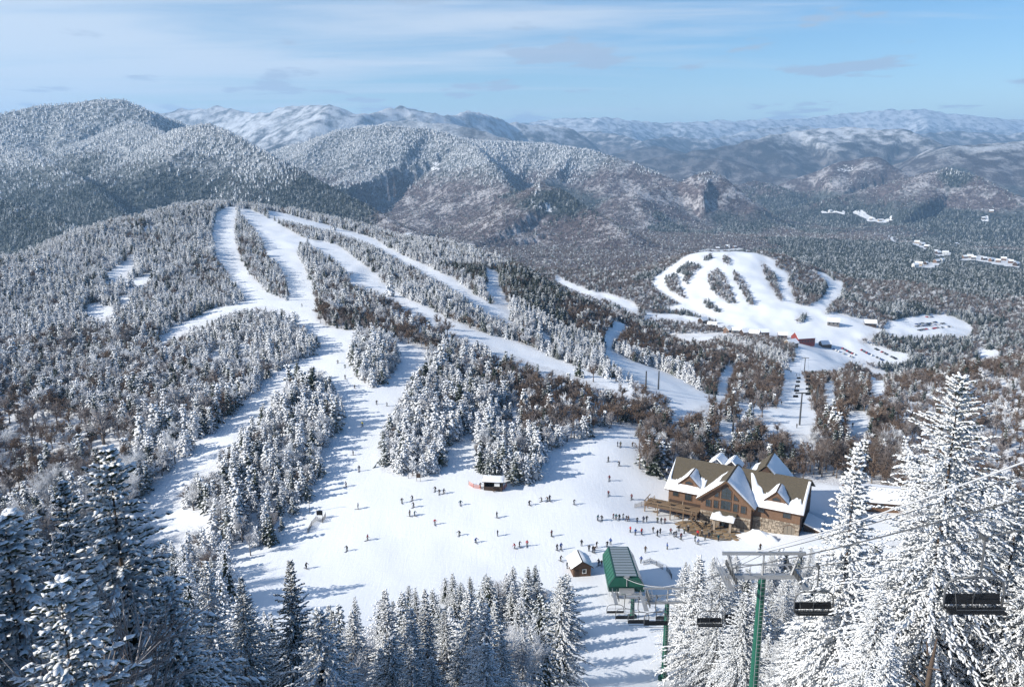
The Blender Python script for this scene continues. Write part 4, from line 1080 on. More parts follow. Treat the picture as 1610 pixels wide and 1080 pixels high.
# valley and second hill
x2, y2 = jitter_grid(-500, 1150, 860, 1640, 3.7)
m = (np.hypot(x2, y2) < 1640) & (np.hypot(x2, y2) >= 978); x2, y2 = x2[m], y2[m]
ok2, z2, h2, u2, v2, d2, vt2, kd2 = sites(x2, y2, lambda x, y, r: 6.6 * rng.lognormal(0, .2, len(x)))
pn = fbm(x2 / 90, y2 / 90, 77, 3)
ok2 &= rng.uniform(0, 1, len(x2)) < np.where(kd2 == 3, .95, .80)
sh2 = np.zeros(len(x2), int)
for kd in np.unique(kd2):
    m = kd2 == kd; keys, pr = TABLE[3] if kd == 3 else TABLE[5]
    sh2[m] = pick(keys, pr, int(m.sum()))[0]
m = ok2 & (pn > .32) & (kd2 != 3); sh2[m] = pick(('cb', 'cd'), (.6, .4), int(m.sum()))[0]
sow('valley_forest', x2[ok2], y2[ok2], z2[ok2] - .2, h2[ok2], rng.uniform(1.1, 1.7, ok2.sum()), sh2[ok2], 'grey bare hardwood and dark spruce wood around the second ski hill', 'forest')
# mountains
xs, ys = [], []
for (ra, rb, sp) in ((1640, 2500, 6.2), (2500, 3600, 7.6), (3600, 5400, 11.0)):
    n_ = int((rb * rb - ra * ra) * R(72) / 2 / sp / sp)
    rr_ = np.sqrt(rng.uniform(ra * ra, rb * rb, n_)); tt = rng.uniform(R(-36), R(36), n_)
    xs.append(rr_ * np.sin(tt)); ys.append(rr_ * np.cos(tt))
x3, y3 = np.concatenate(xs), np.concatenate(ys); r3 = np.hypot(x3, y3)
z3 = sample_z(x3, y3); u3, v3, d3 = proj(x3, y3, z3)
ok3 = (u3 > -60) & (u3 < 1670) & visible(x3, y3, z3 + 8)
def gsamp(M, x, y):
    i = np.clip(np.searchsorted(RR, np.hypot(x, y)), 0, NR - 1); j = np.clip(((np.arctan2(x, y) - TH[0]) / (TH[1] - TH[0])).astype(int), 0, NT - 1); return M[i, j]
fr3 = gsamp(frost, x3, y3); br3 = gsamp(bare, x3, y3); dk3 = gsamp(darkf, x3, y3); rk3 = gsamp(rockm, x3, y3)
ok3 &= (br3 < .35) & (rk3 * vnoise(x3 / 45, y3 / 45, 5) < .62)
ut3, vt3, _ = proj(x3, y3, z3 + 9); ok3 &= ~(lookup(OPENM, ut3, vt3, False) & (r3 < 5600) & (u3 > 1200))
fn = fr3 + .45 * fbm(x3 / 260, y3 / 260, 81, 4); dn = dk3 + .55 * fbm(x3 / 330, y3 / 330, 91, 4) + .1
sh3 = np.where(fn > .62, pick(('mf', 'mw'), (.72, .28), len(x3))[0], np.where(fn > .36, pick(('mf', 'md', 'mw', 'mg'), (.25, .25, .2, .3), len(x3))[0],
      np.where(dn > .42, pick(('mb', 'md'), (.65, .35), len(x3))[0], pick(('mg', 'mh', 'md', 'mw'), (.60, .24, .06, .10), len(x3))[0])))
ok3 &= rng.uniform(0, 1, len(x3)) < np.where(fn > .36, .95, np.where(dn > .42, .95, .72))
h3 = np.interp(r3, [1600, 3000, 5400], [7.2, 8.4, 11]) * rng.lognormal(0, .2, len(x3))
sow('mountain_forest', x3[ok3], y3[ok3], z3[ok3] - .5, h3[ok3], rng.uniform(.95, 1.4, ok3.sum()), sh3[ok3], 'frosted and bare forest covering the mountains behind the ski hill', 'forest')

# ------------------------------------------------------------------ timber lodge
LRZ = math.atan2(-0.467, 0.884)
LZ = float(np.median([gz(50, 207), gz(62, 203), gz(72, 194), gz(60, 212)])) - 0.2
lodge = empty('timber_lodge', (43.6, 208.3, LZ), LRZ)
tag(lodge, 'large brown timber and stone lodge with snow-patched gabled roofs and a long deck', 'lodge')
EV, RZ_, DEP, LEN = 8.0, 13.2, 19.0, 35.0
def planks(x0, x1, y, z0, z1, n, mat='wood_siding'):
    """horizontal siding boards, each lapping the one below"""
    b = MB(); hgt = (z1 - z0) / n
    for i in range(n): b.add([(x0, y, z0 + i*hgt), (x1, y, z0 + i*hgt), (x1, y - .05, z0 + i*hgt), (x0, y - .05, z0 + i*hgt), (x0, y - .01, z0 + (i+1)*hgt), (x1, y - .01, z0 + (i+1)*hgt)],
                         [(3, 2, 5, 4), (0, 1, 2, 3), (0, 3, 4), (1, 5, 2)])
    return b
b = MB(); b.box(0, LEN, 0, DEP, -2.5, EV)
for x0 in (0, LEN - .3): b.prism([(x0, 0, EV), (x0, DEP, EV), (x0, DEP / 2, RZ_ - .3)], (.3, 0, 0))
b.build('wall', 'wood_siding', lodge)
b = MB(); b.box(9.6, 23.0, -2.2, 9.0, -2.5, EV - .01); b.prism([(9.6, -2.2, EV), (23.0, -2.2, EV), (16.3, -2.2, 13.5)], (0, 10, 0)); b.build('gable_wall', 'wood_siding', lodge)
e = planks(0.05, 9.55, -.01, 4.4, EV - .25, 12).build('siding', 'wood_siding', lodge); e['kind'] = 'stuff'
e = planks(23.05, LEN - .05, -.01, 4.4, EV - .25, 12).build('siding', 'wood_siding', lodge); e['kind'] = 'stuff'
e = planks(LEN * 0 + .05, DEP - .05, 0, -2, EV, 30); eo = e.build('siding', 'wood_end', lodge); eo.location = (LEN, 0, 0); eo.rotation_euler = (0, 0, math.pi / 2); eo['kind'] = 'stuff'  # end wall boards coloured darker for the shade on that side
# stonework: irregular stones laid in courses
STONES = [MB().add([(-.5,-.5,-.45),(.5,-.42,-.5),(.46,-.5,.5),(-.42,-.5,.44),(-.5,.5,-.5),(.5,.5,-.5),(.5,.5,.5),(-.5,.5,.5)], [(0,1,2,3),(1,5,6,2),(3,2,6,7),(4,0,3,7),(0,4,5,1)]).mesh('stone_shape', 'stone') for _ in range(1)]
def stonework(x0, x1, y, z0, z1, skip=()):
    m_ = MB(); m_.box(x0, x1, y - .10, y + .05, z0, z1); w = m_.build('stone_wall', 'mortar', lodge)
    z = z0 + .03; n = 0
    joined = MB()
    while z < z1 - .2:
        hh_ = random.uniform(.32, .55); x = x0 + .02
        while x < x1 - .15:
            ww = min(random.uniform(.45, 1.05), x1 - x)
            if not any(a < x + ww / 2 < b_ and c < z + hh_ / 2 < d_ for a, b_, c, d_ in skip):
                so = bpy.data.objects.new('stone', STONES[0]); so.location = (x + ww / 2, y - .12 - random.uniform(0, .06), z + hh_ / 2); so.scale = (ww * .93, .16, min(hh_, z1 - z) * .90)
                so.rotation_euler = (0, random.choice((0, math.pi)), 0); link(so, w); n += 1
            x += ww
        z += hh_
    return w
stonework(23.1, LEN, -.03, .3, 4.3, [(31, 34.2, .3, 4.1), (24.3, 25.6, 1.6, 3.6)])
stonework(9.6, 23.0, -2.23, .3, 4.2, [(10.2, 12.8, .3, 3.5), (13.8, 18.9, .3, 4.3), (19.3, 22.5, .3, 3.6)])
m_ = MB(); m_.box(0, 9.6, -.12, 0, -2, 4.4); m_.build('lower_wall', 'wood_dark', lodge)
# windows
def window(x0, x1, z0, z1, y, mull=1, trans=1, top=None, parent=lodge):
    """frame, pane and bars; top = extra rise at the middle (peaked head) or a pair of head heights"""
    zl, zr = (z1, z1) if not isinstance(top, tuple) else top
    pk_ = top if isinstance(top, (int, float)) else None
    outer = [(x0, y, z0), (x1, y, z0), (x1, y, zr)] + ([((x0 + x1) / 2, y, z1 + pk_)] if pk_ else []) + [(x0, y, zl)]
    cx, cz = (x0 + x1) / 2, (z0 + max(zl, zr)) / 2
    f_ = MB(); n = len(outer)
    inn = [(cx + (p_[0] - cx) * (1 - .24 / (x1 - x0)), y, cz + (p_[2] - cz) * (1 - .24 / (z1 - z0))) for p_ in outer]
    vs_ = [(p_[0], y - .13, p_[2]) for p_ in outer] + [(p_[0], y - .13, p_[2]) for p_ in inn] + [(p_[0], y + .02, p_[2]) for p_ in outer] + [(p_[0], y - .02, p_[2]) for p_ in inn]
    fs_ = []
    for i in range(n):
        j = (i + 1) % n
        fs_ += [(i, j, n + j, n + i), (j, i, 2 * n + i, 2 * n + j), (n + i, n + j, 3 * n + j, 3 * n + i)]
    f_.add(vs_, fs_); w = f_.build('window', 'wood_trim', parent)
    g_ = MB(); g_.add([(p_[0], y - .035, p_[2]) for p_ in inn], [tuple(range(n))]); g_.build('pane', 'window_glass', w)
    br = MB()
    for i in range(mull): xx = x0 + (x1 - x0) * (i + 1) / (mull + 1); br.box(xx - .04, xx + .04, y - .10, y - .03, z0 + .1, min(zl, zr) - .05 + (pk_ * .75 if pk_ else 0))
    for i in range(trans): zz = z0 + (z1 - z0) * (i + 1) / (trans + 1); br.box(x0 + .1, x1 - .1, y - .095, y - .032, zz - .035, zz + .035)
    if br.v: br.build('glazing_bar', 'window_frame', w)
    return w
GY0 = -2.24
window(14.9, 17.7, 8.35, 11.0, GY0, 1, 2, 1.3); window(14.9, 17.7, 5.4, 8.05, GY0, 2, 1)
window(13.1, 14.4, 8.4, 9.6, GY0, 0, 0, (9.0, 10.3)); window(18.2, 19.5, 8.4, 9.6, GY0, 0, 0, (10.3, 9.0))
window(13.0, 14.4, 5.3, 7.7, GY0); window(18.2, 19.6, 5.3, 7.7, GY0); window(10.9, 12.4, 5.3, 7.5, GY0); window(20.2, 21.7, 5.3, 7.5, GY0)
window(10.2, 12.8, 1.2, 3.4, GY0 - .02, 1, 0); window(19.3, 22.4, 1.2, 3.5, GY0 - .02, 2, 0)
window(1.2, 2.9, 5.5, 7.2, -.04); window(4.6, 6.6, 4.9, 7.4, -.04, 1, 2); window(8.0, 9.2, 5.6, 7.0, -.04)
window(24.2, 26.0, 5.6, 7.3, -.04); window(30.6, 32.7, 5.4, 7.2, -.04, 1, 1); window(24.3, 25.6, 1.6, 3.5, -.05, 0, 0); window(31.0, 34.2, .9, 3.2, -.05, 2, 0, .7)
for (yy, zz) in ((4, 5.4), (9, 5.4), (14, 5.4), (9.5, 9.4), (5, 1.5), (13, 1.5)):
    w = window(-.7, .7, zz, zz + 1.7, 0); w.location = (LEN + .05, yy, 0); w.rotation_euler = (0, 0, math.pi / 2)
# entrance
d_ = MB(); d_.box(14.9, 17.7, GY0 - .10, GY0, .3, 3.4); door = d_.build('door', 'wood_dark', lodge)
for x0 in (15.05, 16.4): g_ = MB(); g_.box(x0, x0 + 1.15, GY0 - .13, GY0 - .09, .6, 3.1); g_.build('pane', 'window_glass', door)
hd = MB(); hd.box(16.22, 16.26, GY0 - .22, GY0 - .14, 1.4, 2.0); hd.box(16.34, 16.38, GY0 - .22, GY0 - .14, 1.4, 2.0); hd.build('handle', 'galvanised', door)
po = MB()
for x0 in (13.9, 18.1): po.box(x0, x0 + .6, -5.2, -4.6, -.6, 3.5)
po.build('portico_pillar', 'stone_base', lodge)
po = MB(); po.add([(13.2,-5.9,3.5),(19.4,-5.9,3.5),(19.4,-2.3,4.7),(13.2,-2.3,4.7),(13.2,-5.9,3.75),(19.4,-5.9,3.75),(19.4,-2.3,4.95),(13.2,-2.3,4.95)], [(3,2,1,0),(4,5,6,7),(0,1,5,4),(1,2,6,5),(2,3,7,6),(3,0,4,7)])
pr = po.build('portico_roof', 'shingle_roof', lodge)
# roofs
def slab(quad, t=.22):
    q = [Vector(p_) for p_ in quad]; nrm = (q[1] - q[0]).cross(q[3] - q[0]).normalized()
    if nrm.z < 0: nrm = -nrm
    m_ = MB(); m_.prism([tuple(p_) for p_ in q], tuple(nrm * t)); return m_, nrm
def roof(name, quads, mat='shingle_roof', t=.22):
    m_ = MB(); 
    for q in quads: s_, _ = slab(q, t); m_.add(s_.v, s_.f)
    return m_.build(name, mat, lodge)
k_ = (RZ_ - EV) / (DEP / 2)
o_ = .9
main_roof = roof('roof', [[(-o_, -o_, EV - k_ * o_), (LEN + o_, -o_, EV - k_ * o_), (LEN + o_, DEP / 2, RZ_), (-o_, DEP / 2, RZ_)],
                          [(-o_, DEP + o_, EV - k_ * o_), (LEN + o_, DEP + o_, EV - k_ * o_), (LEN + o_, DEP / 2, RZ_), (-o_, DEP / 2, RZ_)]])
gk = (13.7 - EV) / 6.7
gab_roof = roof('gable_roof', [[(9.6 - .9, -3.3, EV - gk * .9 + .1), (9.6 - .9, 10.5, EV - gk * .9 + .1), (16.3, 10.5, 13.8), (16.3, -3.3, 13.8)],
                               [(23 + .9, -3.3, EV - gk * .9 + .1), (23 + .9, 10.5, EV - gk * .9 + .1), (16.3, 10.5, 13.8), (16.3, -3.3, 13.8)]], t=.26)
bt = MB()
for sx in (-1, 1):
    bt.prism([(16.3 + sx * 7.65, -3.36, EV - gk * .95 - .22), (16.3 + sx * 7.65, -3.36, EV - gk * .95 + .16), (16.3, -3.36, 13.88), (16.3, -3.36, 13.42)], (0, .12, 0))
bt.build('barge_board', 'wood_trim', lodge)
fb = MB(); fb.box(-o_, 8.6, -o_ - .12, -o_ - .01, EV - k_ * o_ - .2, EV - k_ * o_ + .12); fb.box(24.0, LEN + o_, -o_ - .12, -o_ - .01, EV - k_ * o_ - .2, EV - k_ * o_ + .12); fb.build('fascia', 'wood_trim', lodge)
br_ = roof('cross_gable_roof', [[(18.2, 9, 9.4), (18.2, 20, 9.4), (24, 20, 15.3), (24, 9.0, 15.3)], [(29.8, 9, 9.4), (29.8, 20, 9.4), (24, 20, 15.3), (24, 9.0, 15.3)]])
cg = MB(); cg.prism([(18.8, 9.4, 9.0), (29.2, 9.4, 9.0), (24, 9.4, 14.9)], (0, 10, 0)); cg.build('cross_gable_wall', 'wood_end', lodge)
for cx in (10.5, 14.6):
    roof('back_dormer_roof', [[(cx - 2.4, 9.6, 12.4), (cx - 2.4, 15, 12.4), (cx, 15, 14.6), (cx, 9.6, 14.6)], [(cx + 2.4, 9.6, 12.4), (cx + 2.4, 15, 12.4), (cx, 15, 14.6), (cx, 9.6, 14.6)]], 'snow_cap', .3)
# snow lying on the roofs: thick sheets with ragged upper edges
def snow_sheet(name, p00, p10, p01, p11, nu, lo, hi, t=.34, parent=lodge, seed=0):
    """strip on a roof plane between fractions lo(u) and hi(u) of its fall line"""
    a, b_, c, d_ = map(Vector, (p00, p10, p01, p11)); nrm = (b_ - a).cross(c - a).normalized()
    if nrm.z < 0: nrm = -nrm
    nv = 5; V, Fq = [], []
    for i in range(nu + 1):
        u = i / nu; l_, h_ = lo(u), hi(u)
        for j in range(nv + 1):
            v = l_ + (h_ - l_) * j / nv; p_ = (a * (1 - u) + b_ * u) * (1 - v) + (c * (1 - u) + d_ * u) * v
            edge = min(i, nu - i, 1) * min(j, nv - j, 1)
            V.append(p_ + nrm * (.27 + (t * (.7 + .5 * vnoise(np.array([u * 9.0 + seed]), np.array([v * 5.0]), 3)[0]) if edge else 0)))
    for i in range(nu):
        for j in range(nv):
            q = i * (nv + 1) + j; Fq.append((q, q + nv + 1, q + nv + 2, q + 1))
    m_ = MB(); m_.add(V, Fq); o = m_.build(name, 'snow_cap', parent, True); return o
def rag(base, amp, f, s): return lambda u: base + amp * float(fbm(np.array([u * f + s]), np.array([s * 1.7]), 5, 4)[0])
fl, fr_ = (-o_, -o_ - .1, EV - k_ * o_), (LEN + o_, -o_ - .1, EV - k_ * o_); rl, rr2 = (-o_, DEP / 2, RZ_), (LEN + o_, DEP / 2, RZ_)
def lerp(a, b_, t): return tuple(a[i] + (b_[i] - a[i]) * t for i in range(3))
def X_(x, top): a, b_ = (rl, rr2) if top else (fl, fr_); return lerp(a, b_, (x + o_) / (LEN + 2 * o_))
snow_sheet('roof_snow', X_(-.9, 0), X_(9.6, 0), X_(-.9, 1), X_(9.6, 1), 40, lambda u: -.015, lambda u: max(.30, .97 - 8 * u if u < .08 else rag(.38, .34, 7, 2)(u) + max(0, u - .6) * .5), parent=main_roof)
snow_sheet('roof_snow', X_(23.2, 0), X_(35.9, 0), X_(20.0, 1), X_(35.9, 1), 48, lambda u: -.015, lambda u: min(.98, max(.25, rag(.50, .36, 8, 7)(u) + max(0, .35 - u) * 1.2 - .22 * u) if u < .95 else .95), parent=main_roof)
snow_sheet('roof_snow', (23.9, -3.35, EV - gk * .9 + .1), (23.9, 9.6, EV - gk * .9 + .1), (16.3, -3.35, 13.8), (16.3, 9.6, 13.8), 30, lambda u: -.01, lambda u: .985, parent=gab_roof)
snow_sheet('roof_snow', (8.7, -3.35, EV - gk * .9 + .1), (8.7, 9.6, EV - gk * .9 + .1), (16.3, -3.35, 13.8), (16.3, 9.6, 13.8), 30, lambda u: -.01, rag(.80, .35, 5, 4), parent=gab_roof)
snow_sheet('roof_snow', (29.8, 9, 9.4), (29.8, 20, 9.4), (24, 9, 15.3), (24, 20, 15.3), 16, lambda u: 0, lambda u: .98, parent=br_)
snow_sheet('roof_snow', (18.2, 9, 9.4), (18.2, 20, 9.4), (24, 9, 15.3), (24, 20, 15.3), 16, lambda u: 0, rag(.45, .3, 4, 9), parent=br_)
snow_sheet('roof_snow', (13.2,-5.95,3.5),(19.4,-5.95,3.5),(13.2,-2.4,4.7),(19.4,-2.4,4.7), 14, lambda u: 0, rag(.7, .4, 4, 1), .22, parent=pr)
# dormers
for cx in (5.4, 28.6):
    dm2 = empty('dormer'); dm2.parent = lodge
    w_ = MB(); w_.prism([(cx - 2.3, .6, 8.2), (cx + 2.3, .6, 8.2), (cx + 2.3, .6, 9.5), (cx, .6, 11.6), (cx - 2.3, .6, 9.5)], (0, 5.5, 0)); w_.build('dormer_wall', 'wood_siding', dm2)
    m_ = MB()
    for sx in (-1, 1):
        s2, _ = slab([(cx + sx * 3.0, .25, 8.95), (cx + sx * 3.0, 7.2, 8.95), (cx, 7.2, 11.85), (cx, .25, 11.85)], .2); m_.add(s2.v, s2.f)
    ro = m_.build('dormer_roof', 'wood_trim', dm2)
    window(cx - 1.05, cx + 1.05, 9.35, 10.1, .57, 2, 0, .6, parent=dm2)
    for sx in (-1, 1):
        snow_sheet('dormer_snow', (cx + sx * 3.05, .3, 8.9), (cx + sx * 3.05, 7.2, 8.9), (cx, .3, 11.85), (cx, 7.2, 11.85), 12, lambda u: 0, lambda u: .99, .3, parent=dm2)
# deck
dk = MB(); dk.box(-5.2, 9.5, -5.4, -.16, 3.35, 3.6); deck = dk.build('deck', 'wood_trim', lodge)
pm = MB().box(0, 1, 0, .52, 0, .05).mesh('deck_plank', 'wood_deck')
for i in range(9): q = bpy.data.objects.new('plank', pm); q.location = (-5.2, -5.4 + i * .58, 3.605); q.scale = (14.7, 1, 1); link(q, deck)
postm = MB().box(-.12, .12, -.12, .12, 0, 1).mesh('deck_post', 'wood_deck')
for x in (-5.0, -1.4, 2.2, 5.8, 9.3):
    q = bpy.data.objects.new('post', postm); q.location = (x, -5.2, -1.6); q.scale = (1, 1, 6.3); link(q, deck)
for y in (-2.6,): q = bpy.data.objects.new('post', postm); q.location = (-5.0, y, -1.6); q.scale = (1, 1, 6.3); link(q, deck)
rl_ = MB(); rl_.box(-5.3, 9.5, -5.42, -5.22, 4.62, 4.75); rl_.box(-5.3, 9.5, -5.38, -5.28, 3.8, 3.88); rl_.box(-5.3, -5.1, -5.4, -.2, 4.62, 4.75); rl_.build('handrail', 'wood_deck', deck)
ba = MB()
for i in range(58): ba.box(-5.1 + i * .252, -5.06 + i * .252, -5.35, -5.31, 3.6, 4.65)
ba.build('baluster', 'wood_deck', deck)
dw = MB(); dw.box(-5.2, 9.5, -5.35, -5.15, -2.2, .5); dw.build('deck_wall', 'wood_deck', lodge)
# clutter under and on the deck: tables with folded parasols
for i, (x, y, z) in enumerate(((-3, -3, 3.65), (1, -3, 3.65), (5, -3.2, 3.65), (-2.5, -3.4, .5), (3.5, -3.2, .5), (7.5, -3.6, .5))):
    t_ = empty('patio_table', tuple(lodge.matrix_basis @ Vector((x, y, z))), LRZ); tag(t_, 'small wooden patio table with a folded parasol ' + ('on the lodge deck' if z > 2 else 'under the lodge deck'), 'table', 'patio tables at the lodge')
    m_ = MB(); m_.box(-.7, .7, -.45, .45, .7, .76); m_.build('tabletop', 'wood_deck', t_)
    lm_ = MB().box(-.04, .04, -.04, .04, 0, .7).mesh('table_leg', 'wood_deck')
    for sx in (-.6, .6):
        for sy in (-.35, .35): q = bpy.data.objects.new('leg', lm_); q.location = (sx, sy, 0); link(q, t_)
    m_ = MB(); m_.tube([(0, 0, 0), (0, 0, 1.2), (0, 0, 1.3), (0, 0, 2.4)], [.03, .03, .16, .04], 6); m_.build('parasol', 'tan_siding', t_)
# flagged patio: stones of uneven size on a trampled apron
pat = empty('patio', (0, 0, 0)); pat.parent = lodge
bm_ = MB(); ring = [(13 + 9.5 * math.cos(t) * (1 if math.cos(t) > 0 else .95), -6.2 + 4.6 * math.sin(t), .42) for t in np.linspace(0, 6.283, 28, endpoint=False)]
bm_.prism([(p_[0], p_[1], -1.2) for p_ in ring], (0, 0, 1.62)); bm_.build('patio_bed', 'mortar', pat)
for iy in range(5):
    for ix in range(10):
        cx = 4.6 + ix * 1.9 + (iy % 2) * .9 + random.uniform(-.15, .15); cy_ = -10.0 + iy * 1.75 + random.uniform(-.12, .12)
        if ((cx - 13) / 9.4) ** 2 + ((cy_ + 6.2) / 4.5) ** 2 > .93: continue
        an = sorted(random.uniform(0, 6.283) for _ in range(0)) or [j * 6.283 / 7 + random.uniform(-.25, .25) for j in range(7)]
        fs_ = MB(); fs_.prism([(cx + .88 * random.uniform(.85, 1.08) * math.cos(a_), cy_ + .80 * random.uniform(.85, 1.08) * math.sin(a_), .40) for a_ in an], (0, 0, .10 + random.uniform(0, .03)))
        fs_.build('flagstone', 'flagstone', pat)
# steps' side rail from the deck down to the patio
st = MB()
for i in range(9): st.box(9.6, 11.2, -5.6 - i * .42, -5.2 - i * .42, 3.3 - (i + 1) * .34 - .1, 3.3 - (i + 1) * .34 + .1) if False else st.box(8.2 + i * .42, 8.65 + i * .42, -7.0, -5.5, 3.3 - (i + 1) * .34 - .12, 3.3 - (i + 1) * .34)
st.build('step', 'wood_deck', lodge)
sr = MB()
for y in (-7.0, -5.55): sr.tube([(8.2, y, 4.4), (12.0, y, 1.4)], .07, 5); sr.tube([(8.2, y, 3.2), (8.2, y, 4.4)], .07, 5); sr.tube([(12.0, y, .2), (12.0, y, 1.45)], .07, 5)
sr.build('step_rail', 'wood_deck', lodge)
# lean-to by the end wall
lt = empty('lean_to_shed', tuple(lodge.matrix_basis @ Vector((37.6, 6.0, -1.2))), LRZ); tag(lt, 'small dark lean-to shed with snow roof against the lodge end wall', 'shed')
m_ = MB(); m_.prism([(-1.9, -2.5, -1), (1.9, -2.5, -1), (1.9, -2.5, 3.0), (-1.9, -2.5, 4.2)], (0, 6.5, 0)); m_.build('wall', 'wood_dark', lt)
m_ = MB(); m_.prism([(-2.1, -2.9, 4.35), (2.3, -2.9, 2.95), (2.3, -2.9, 3.1), (-2.1, -2.9, 4.5)], (0, 7.3, 0)); rf = m_.build('roof', 'wood_trim', lt)
m_ = MB(); m_.prism([(-2.0, -2.85, 4.52), (2.25, -2.85, 3.13), (2.2, -2.85, 3.5), (-1.9, -2.85, 4.9)], (0, 7.2, 0)); m_.build('snow', 'snow_cap', rf)
m_ = MB(); m_.box(-.8, .8, -2.62, -2.5, -.8, 2.0); m_.build('door', 'wood_end', lt)
# snow-roofed low building beyond
px_, py_, pz_ = P(1400, 828, 205); pz_ = gz(px_, py_)
cb = empty('low_cabin', (px_, py_ + 6, pz_), R(-12)); tag(cb, 'low cabin with thick snow-covered roof behind the tall white spruces', 'cabin')
m_ = MB(); m_.box(-9, 9, -4, 5, -1.5, 3.2); m_.prism([(-9, -4, 3.2), (-9, 5, 3.2), (-9, .5, 5.2)], (18, 0, 0)); m_.build('wall', 'wood_siding', cb)
m_ = MB()
for sy, y0 in ((-1, -5.0), (1, 6.0)): s2, _ = slab([(-10, y0, 2.75), (10, y0, 2.75), (10, .5, 5.3), (-10, .5, 5.3)], .25); m_.add(s2.v, s2.f)
rf = m_.build('roof', 'wood_trim', cb)
for y0 in (-5.1, 6.1): snow_sheet('snow', (-10.1, y0, 2.75), (10.1, y0, 2.75), (-10.1, .5, 5.3), (10.1, .5, 5.3), 16, lambda u: 0, lambda u: 1.0, .5, parent=rf)
for x0 in (-6.5, -2, 2.5, 6): m_ = MB(); m_.box(x0, x0 + 1.4, -4.08, -3.98, 1.0, 2.4); m_.build('window', 'window_glass', cb)
# snow bank piled along the lodge foot
def mound(name, x, y, rx, ry, h, label, rz=0.0, n=26, seed=1):
    V, Fq = [], []
    for i in range(9):
        t = i / 8.0
        for j in range(n):
            an = 6.283 * j / n; w_ = 1 + .22 * float(fbm(np.array([math.cos(an) * 1.5 + seed]), np.array([math.sin(an) * 1.5]), 9, 3)[0])
            rr_ = t * w_; xx = rx * rr_ * math.cos(an); yy = ry * rr_ * math.sin(an)
            V.append((xx, yy, h * (math.cos(min(t, 1) * math.pi) * .5 + .5) * (1 + .35 * float(fbm(np.array([xx * .6 + seed]), np.array([yy * .6]), 10, 3)[0])) - .35 * t))
    for i in range(8):
        for j in range(n): Fq.append((i*n+j, (i+1)*n+j, (i+1)*n+(j+1)%n, i*n+(j+1)%n))
    m_ = MB(); m_.add(V, Fq); o = m_.build(name, 'snow_cap', None, True); o.location = (x, y, gz(x, y) - .05); o.rotation_euler = (0, 0, rz)
    tag(o, label, 'snow bank'); return o
q = lodge.matrix_basis @ Vector((26, -5.5, 0)); mound('snow_bank', q.x, q.y, 7.5, 3.2, 2.6, 'heaped snow bank in front of the stone lodge wall', LRZ, seed=3)

# ------------------------------------------------------------------ chairlift
LX = 24.7
LANE = 3.1
def tower(d, u, vtop, arm_half, label, gantry=True):
    x = LX; y = d; _, _, zt_ = P(u, vtop, d); g = gz(x, y); H = zt_ - g
    t = empty('lift_tower', (x, y, g)); tag(t, label, 'lift tower', 'towers of the green chairlift')
    m_ = MB(); m_.tube([(0, 0, -1), (0, 0, .35), (0, 0, .36), (0, 0, H)], [.75, .75, .48, .36], 16); m_.build('mast', 'lift_green', t, False)
    m_ = MB(); m_.tube([(0, 0, -1.2), (0, 0, .45)], [.95, .95], 16); m_.build('footing', 'lift_green_dark', t)
    m_ = MB()
    for sx in (-.22, .22): m_.tube([(sx, -.58, .6), (sx, -.52, H + .3)], .03, 4)
    ld = m_.build('ladder', 'galvanised', t)
    rm = MB().tube([(-.22, 0, 0), (.22, 0, 0)], .022, 4).mesh('rung', 'galvanised')
    for i in range(int(H / .45)): q = bpy.data.objects.new('rung', rm); q.location = (0, -.58 + .06 * (i * .45) / H, .8 + i * .45); link(q, ld)
    m_ = MB(); m_.box(-arm_half, arm_half, -.22, .22, H - .05, H + .38); m_.build('crossarm', 'galvanised', t)
    sh = MB().tube([(0, -.05, 0), (0, .05, 0)], .27, 12).mesh('sheave_wheel', 'steel_dark')
    for sx in (-1, 1):
        tr = empty('sheave_train', (sx * LANE, 0, H + .55)); tr.parent = t
        m_ = MB(); m_.box(-.06, .06, -2.0, 2.0, -.18, .02); m_.box(-.14, .14, -.12, .12, -.25, .0); m_.build('beam', 'steel_dark', tr)
        for i in range(6): q = bpy.data.objects.new('wheel', sh); q.rotation_euler = (0, 0, math.pi / 2); q.location = (.12 * 0, -1.75 + i * .7, .18); link(q, tr)
        m_ = MB(); m_.box(sx * .55 - .35, sx * .55 + .35, -2.2, 2.2, -.62, -.56)
        for yy in (-2.1, -.7, .7, 2.1): m_.tube([(sx * .9, yy, -.6), (sx * .9, yy, .55)], .03, 4)
        for zz in (-.05, .5): m_.tube([(sx * .9, -2.15, zz), (sx * .9, 2.15, zz)], .03, 4)
        m_.build('catwalk', 'galvanised', tr)
    if gantry:
        m_ = MB(); m_.box(-arm_half - .35, arm_half + .35, -.14, .14, H + 2.5, H + 2.78)
        for sx in (-1, 1): m_.tube([(sx * (arm_half - .25), 0, H + .3), (sx * (arm_half - .85), 0, H + 2.55)] if False else [(sx * (arm_half - .9), 0, H + .35), (sx * (arm_half - .25), 0, H + 2.55)], .13, 5)
        m_.tube([(0, 0, H + .3), (0, 0, H + 2.55)], .10, 5)
        m_.box(-arm_half + .5, arm_half - .5, -.05, .05, H + 1.35, H + 1.45)
        for xx in (-2.4, -1.2, 1.2, 2.4): m_.tube([(xx, 0, H + .35), (xx, 0, H + 1.4)], .04, 4)
        m_.build('lifting_frame', 'galvanised', t)
    return Vector((x, y, g + H))
T1 = tower(72.0, 1205, 908, 3.75, 'tall dark green lift tower with ladder rising among the white spruces')
T2 = tower(115.0, 1043, 948, 3.55, 'green lift tower standing in the open snowy run', gantry=True)
TY = 164.0; TG = gz(LX, TY)
T3y = 148.0; g3 = gz(LX - .4, T3y)
T3 = tower(T3y, 987, 940, 3.3, 'short green lift tower just uphill of the lift terminal', gantry=False)
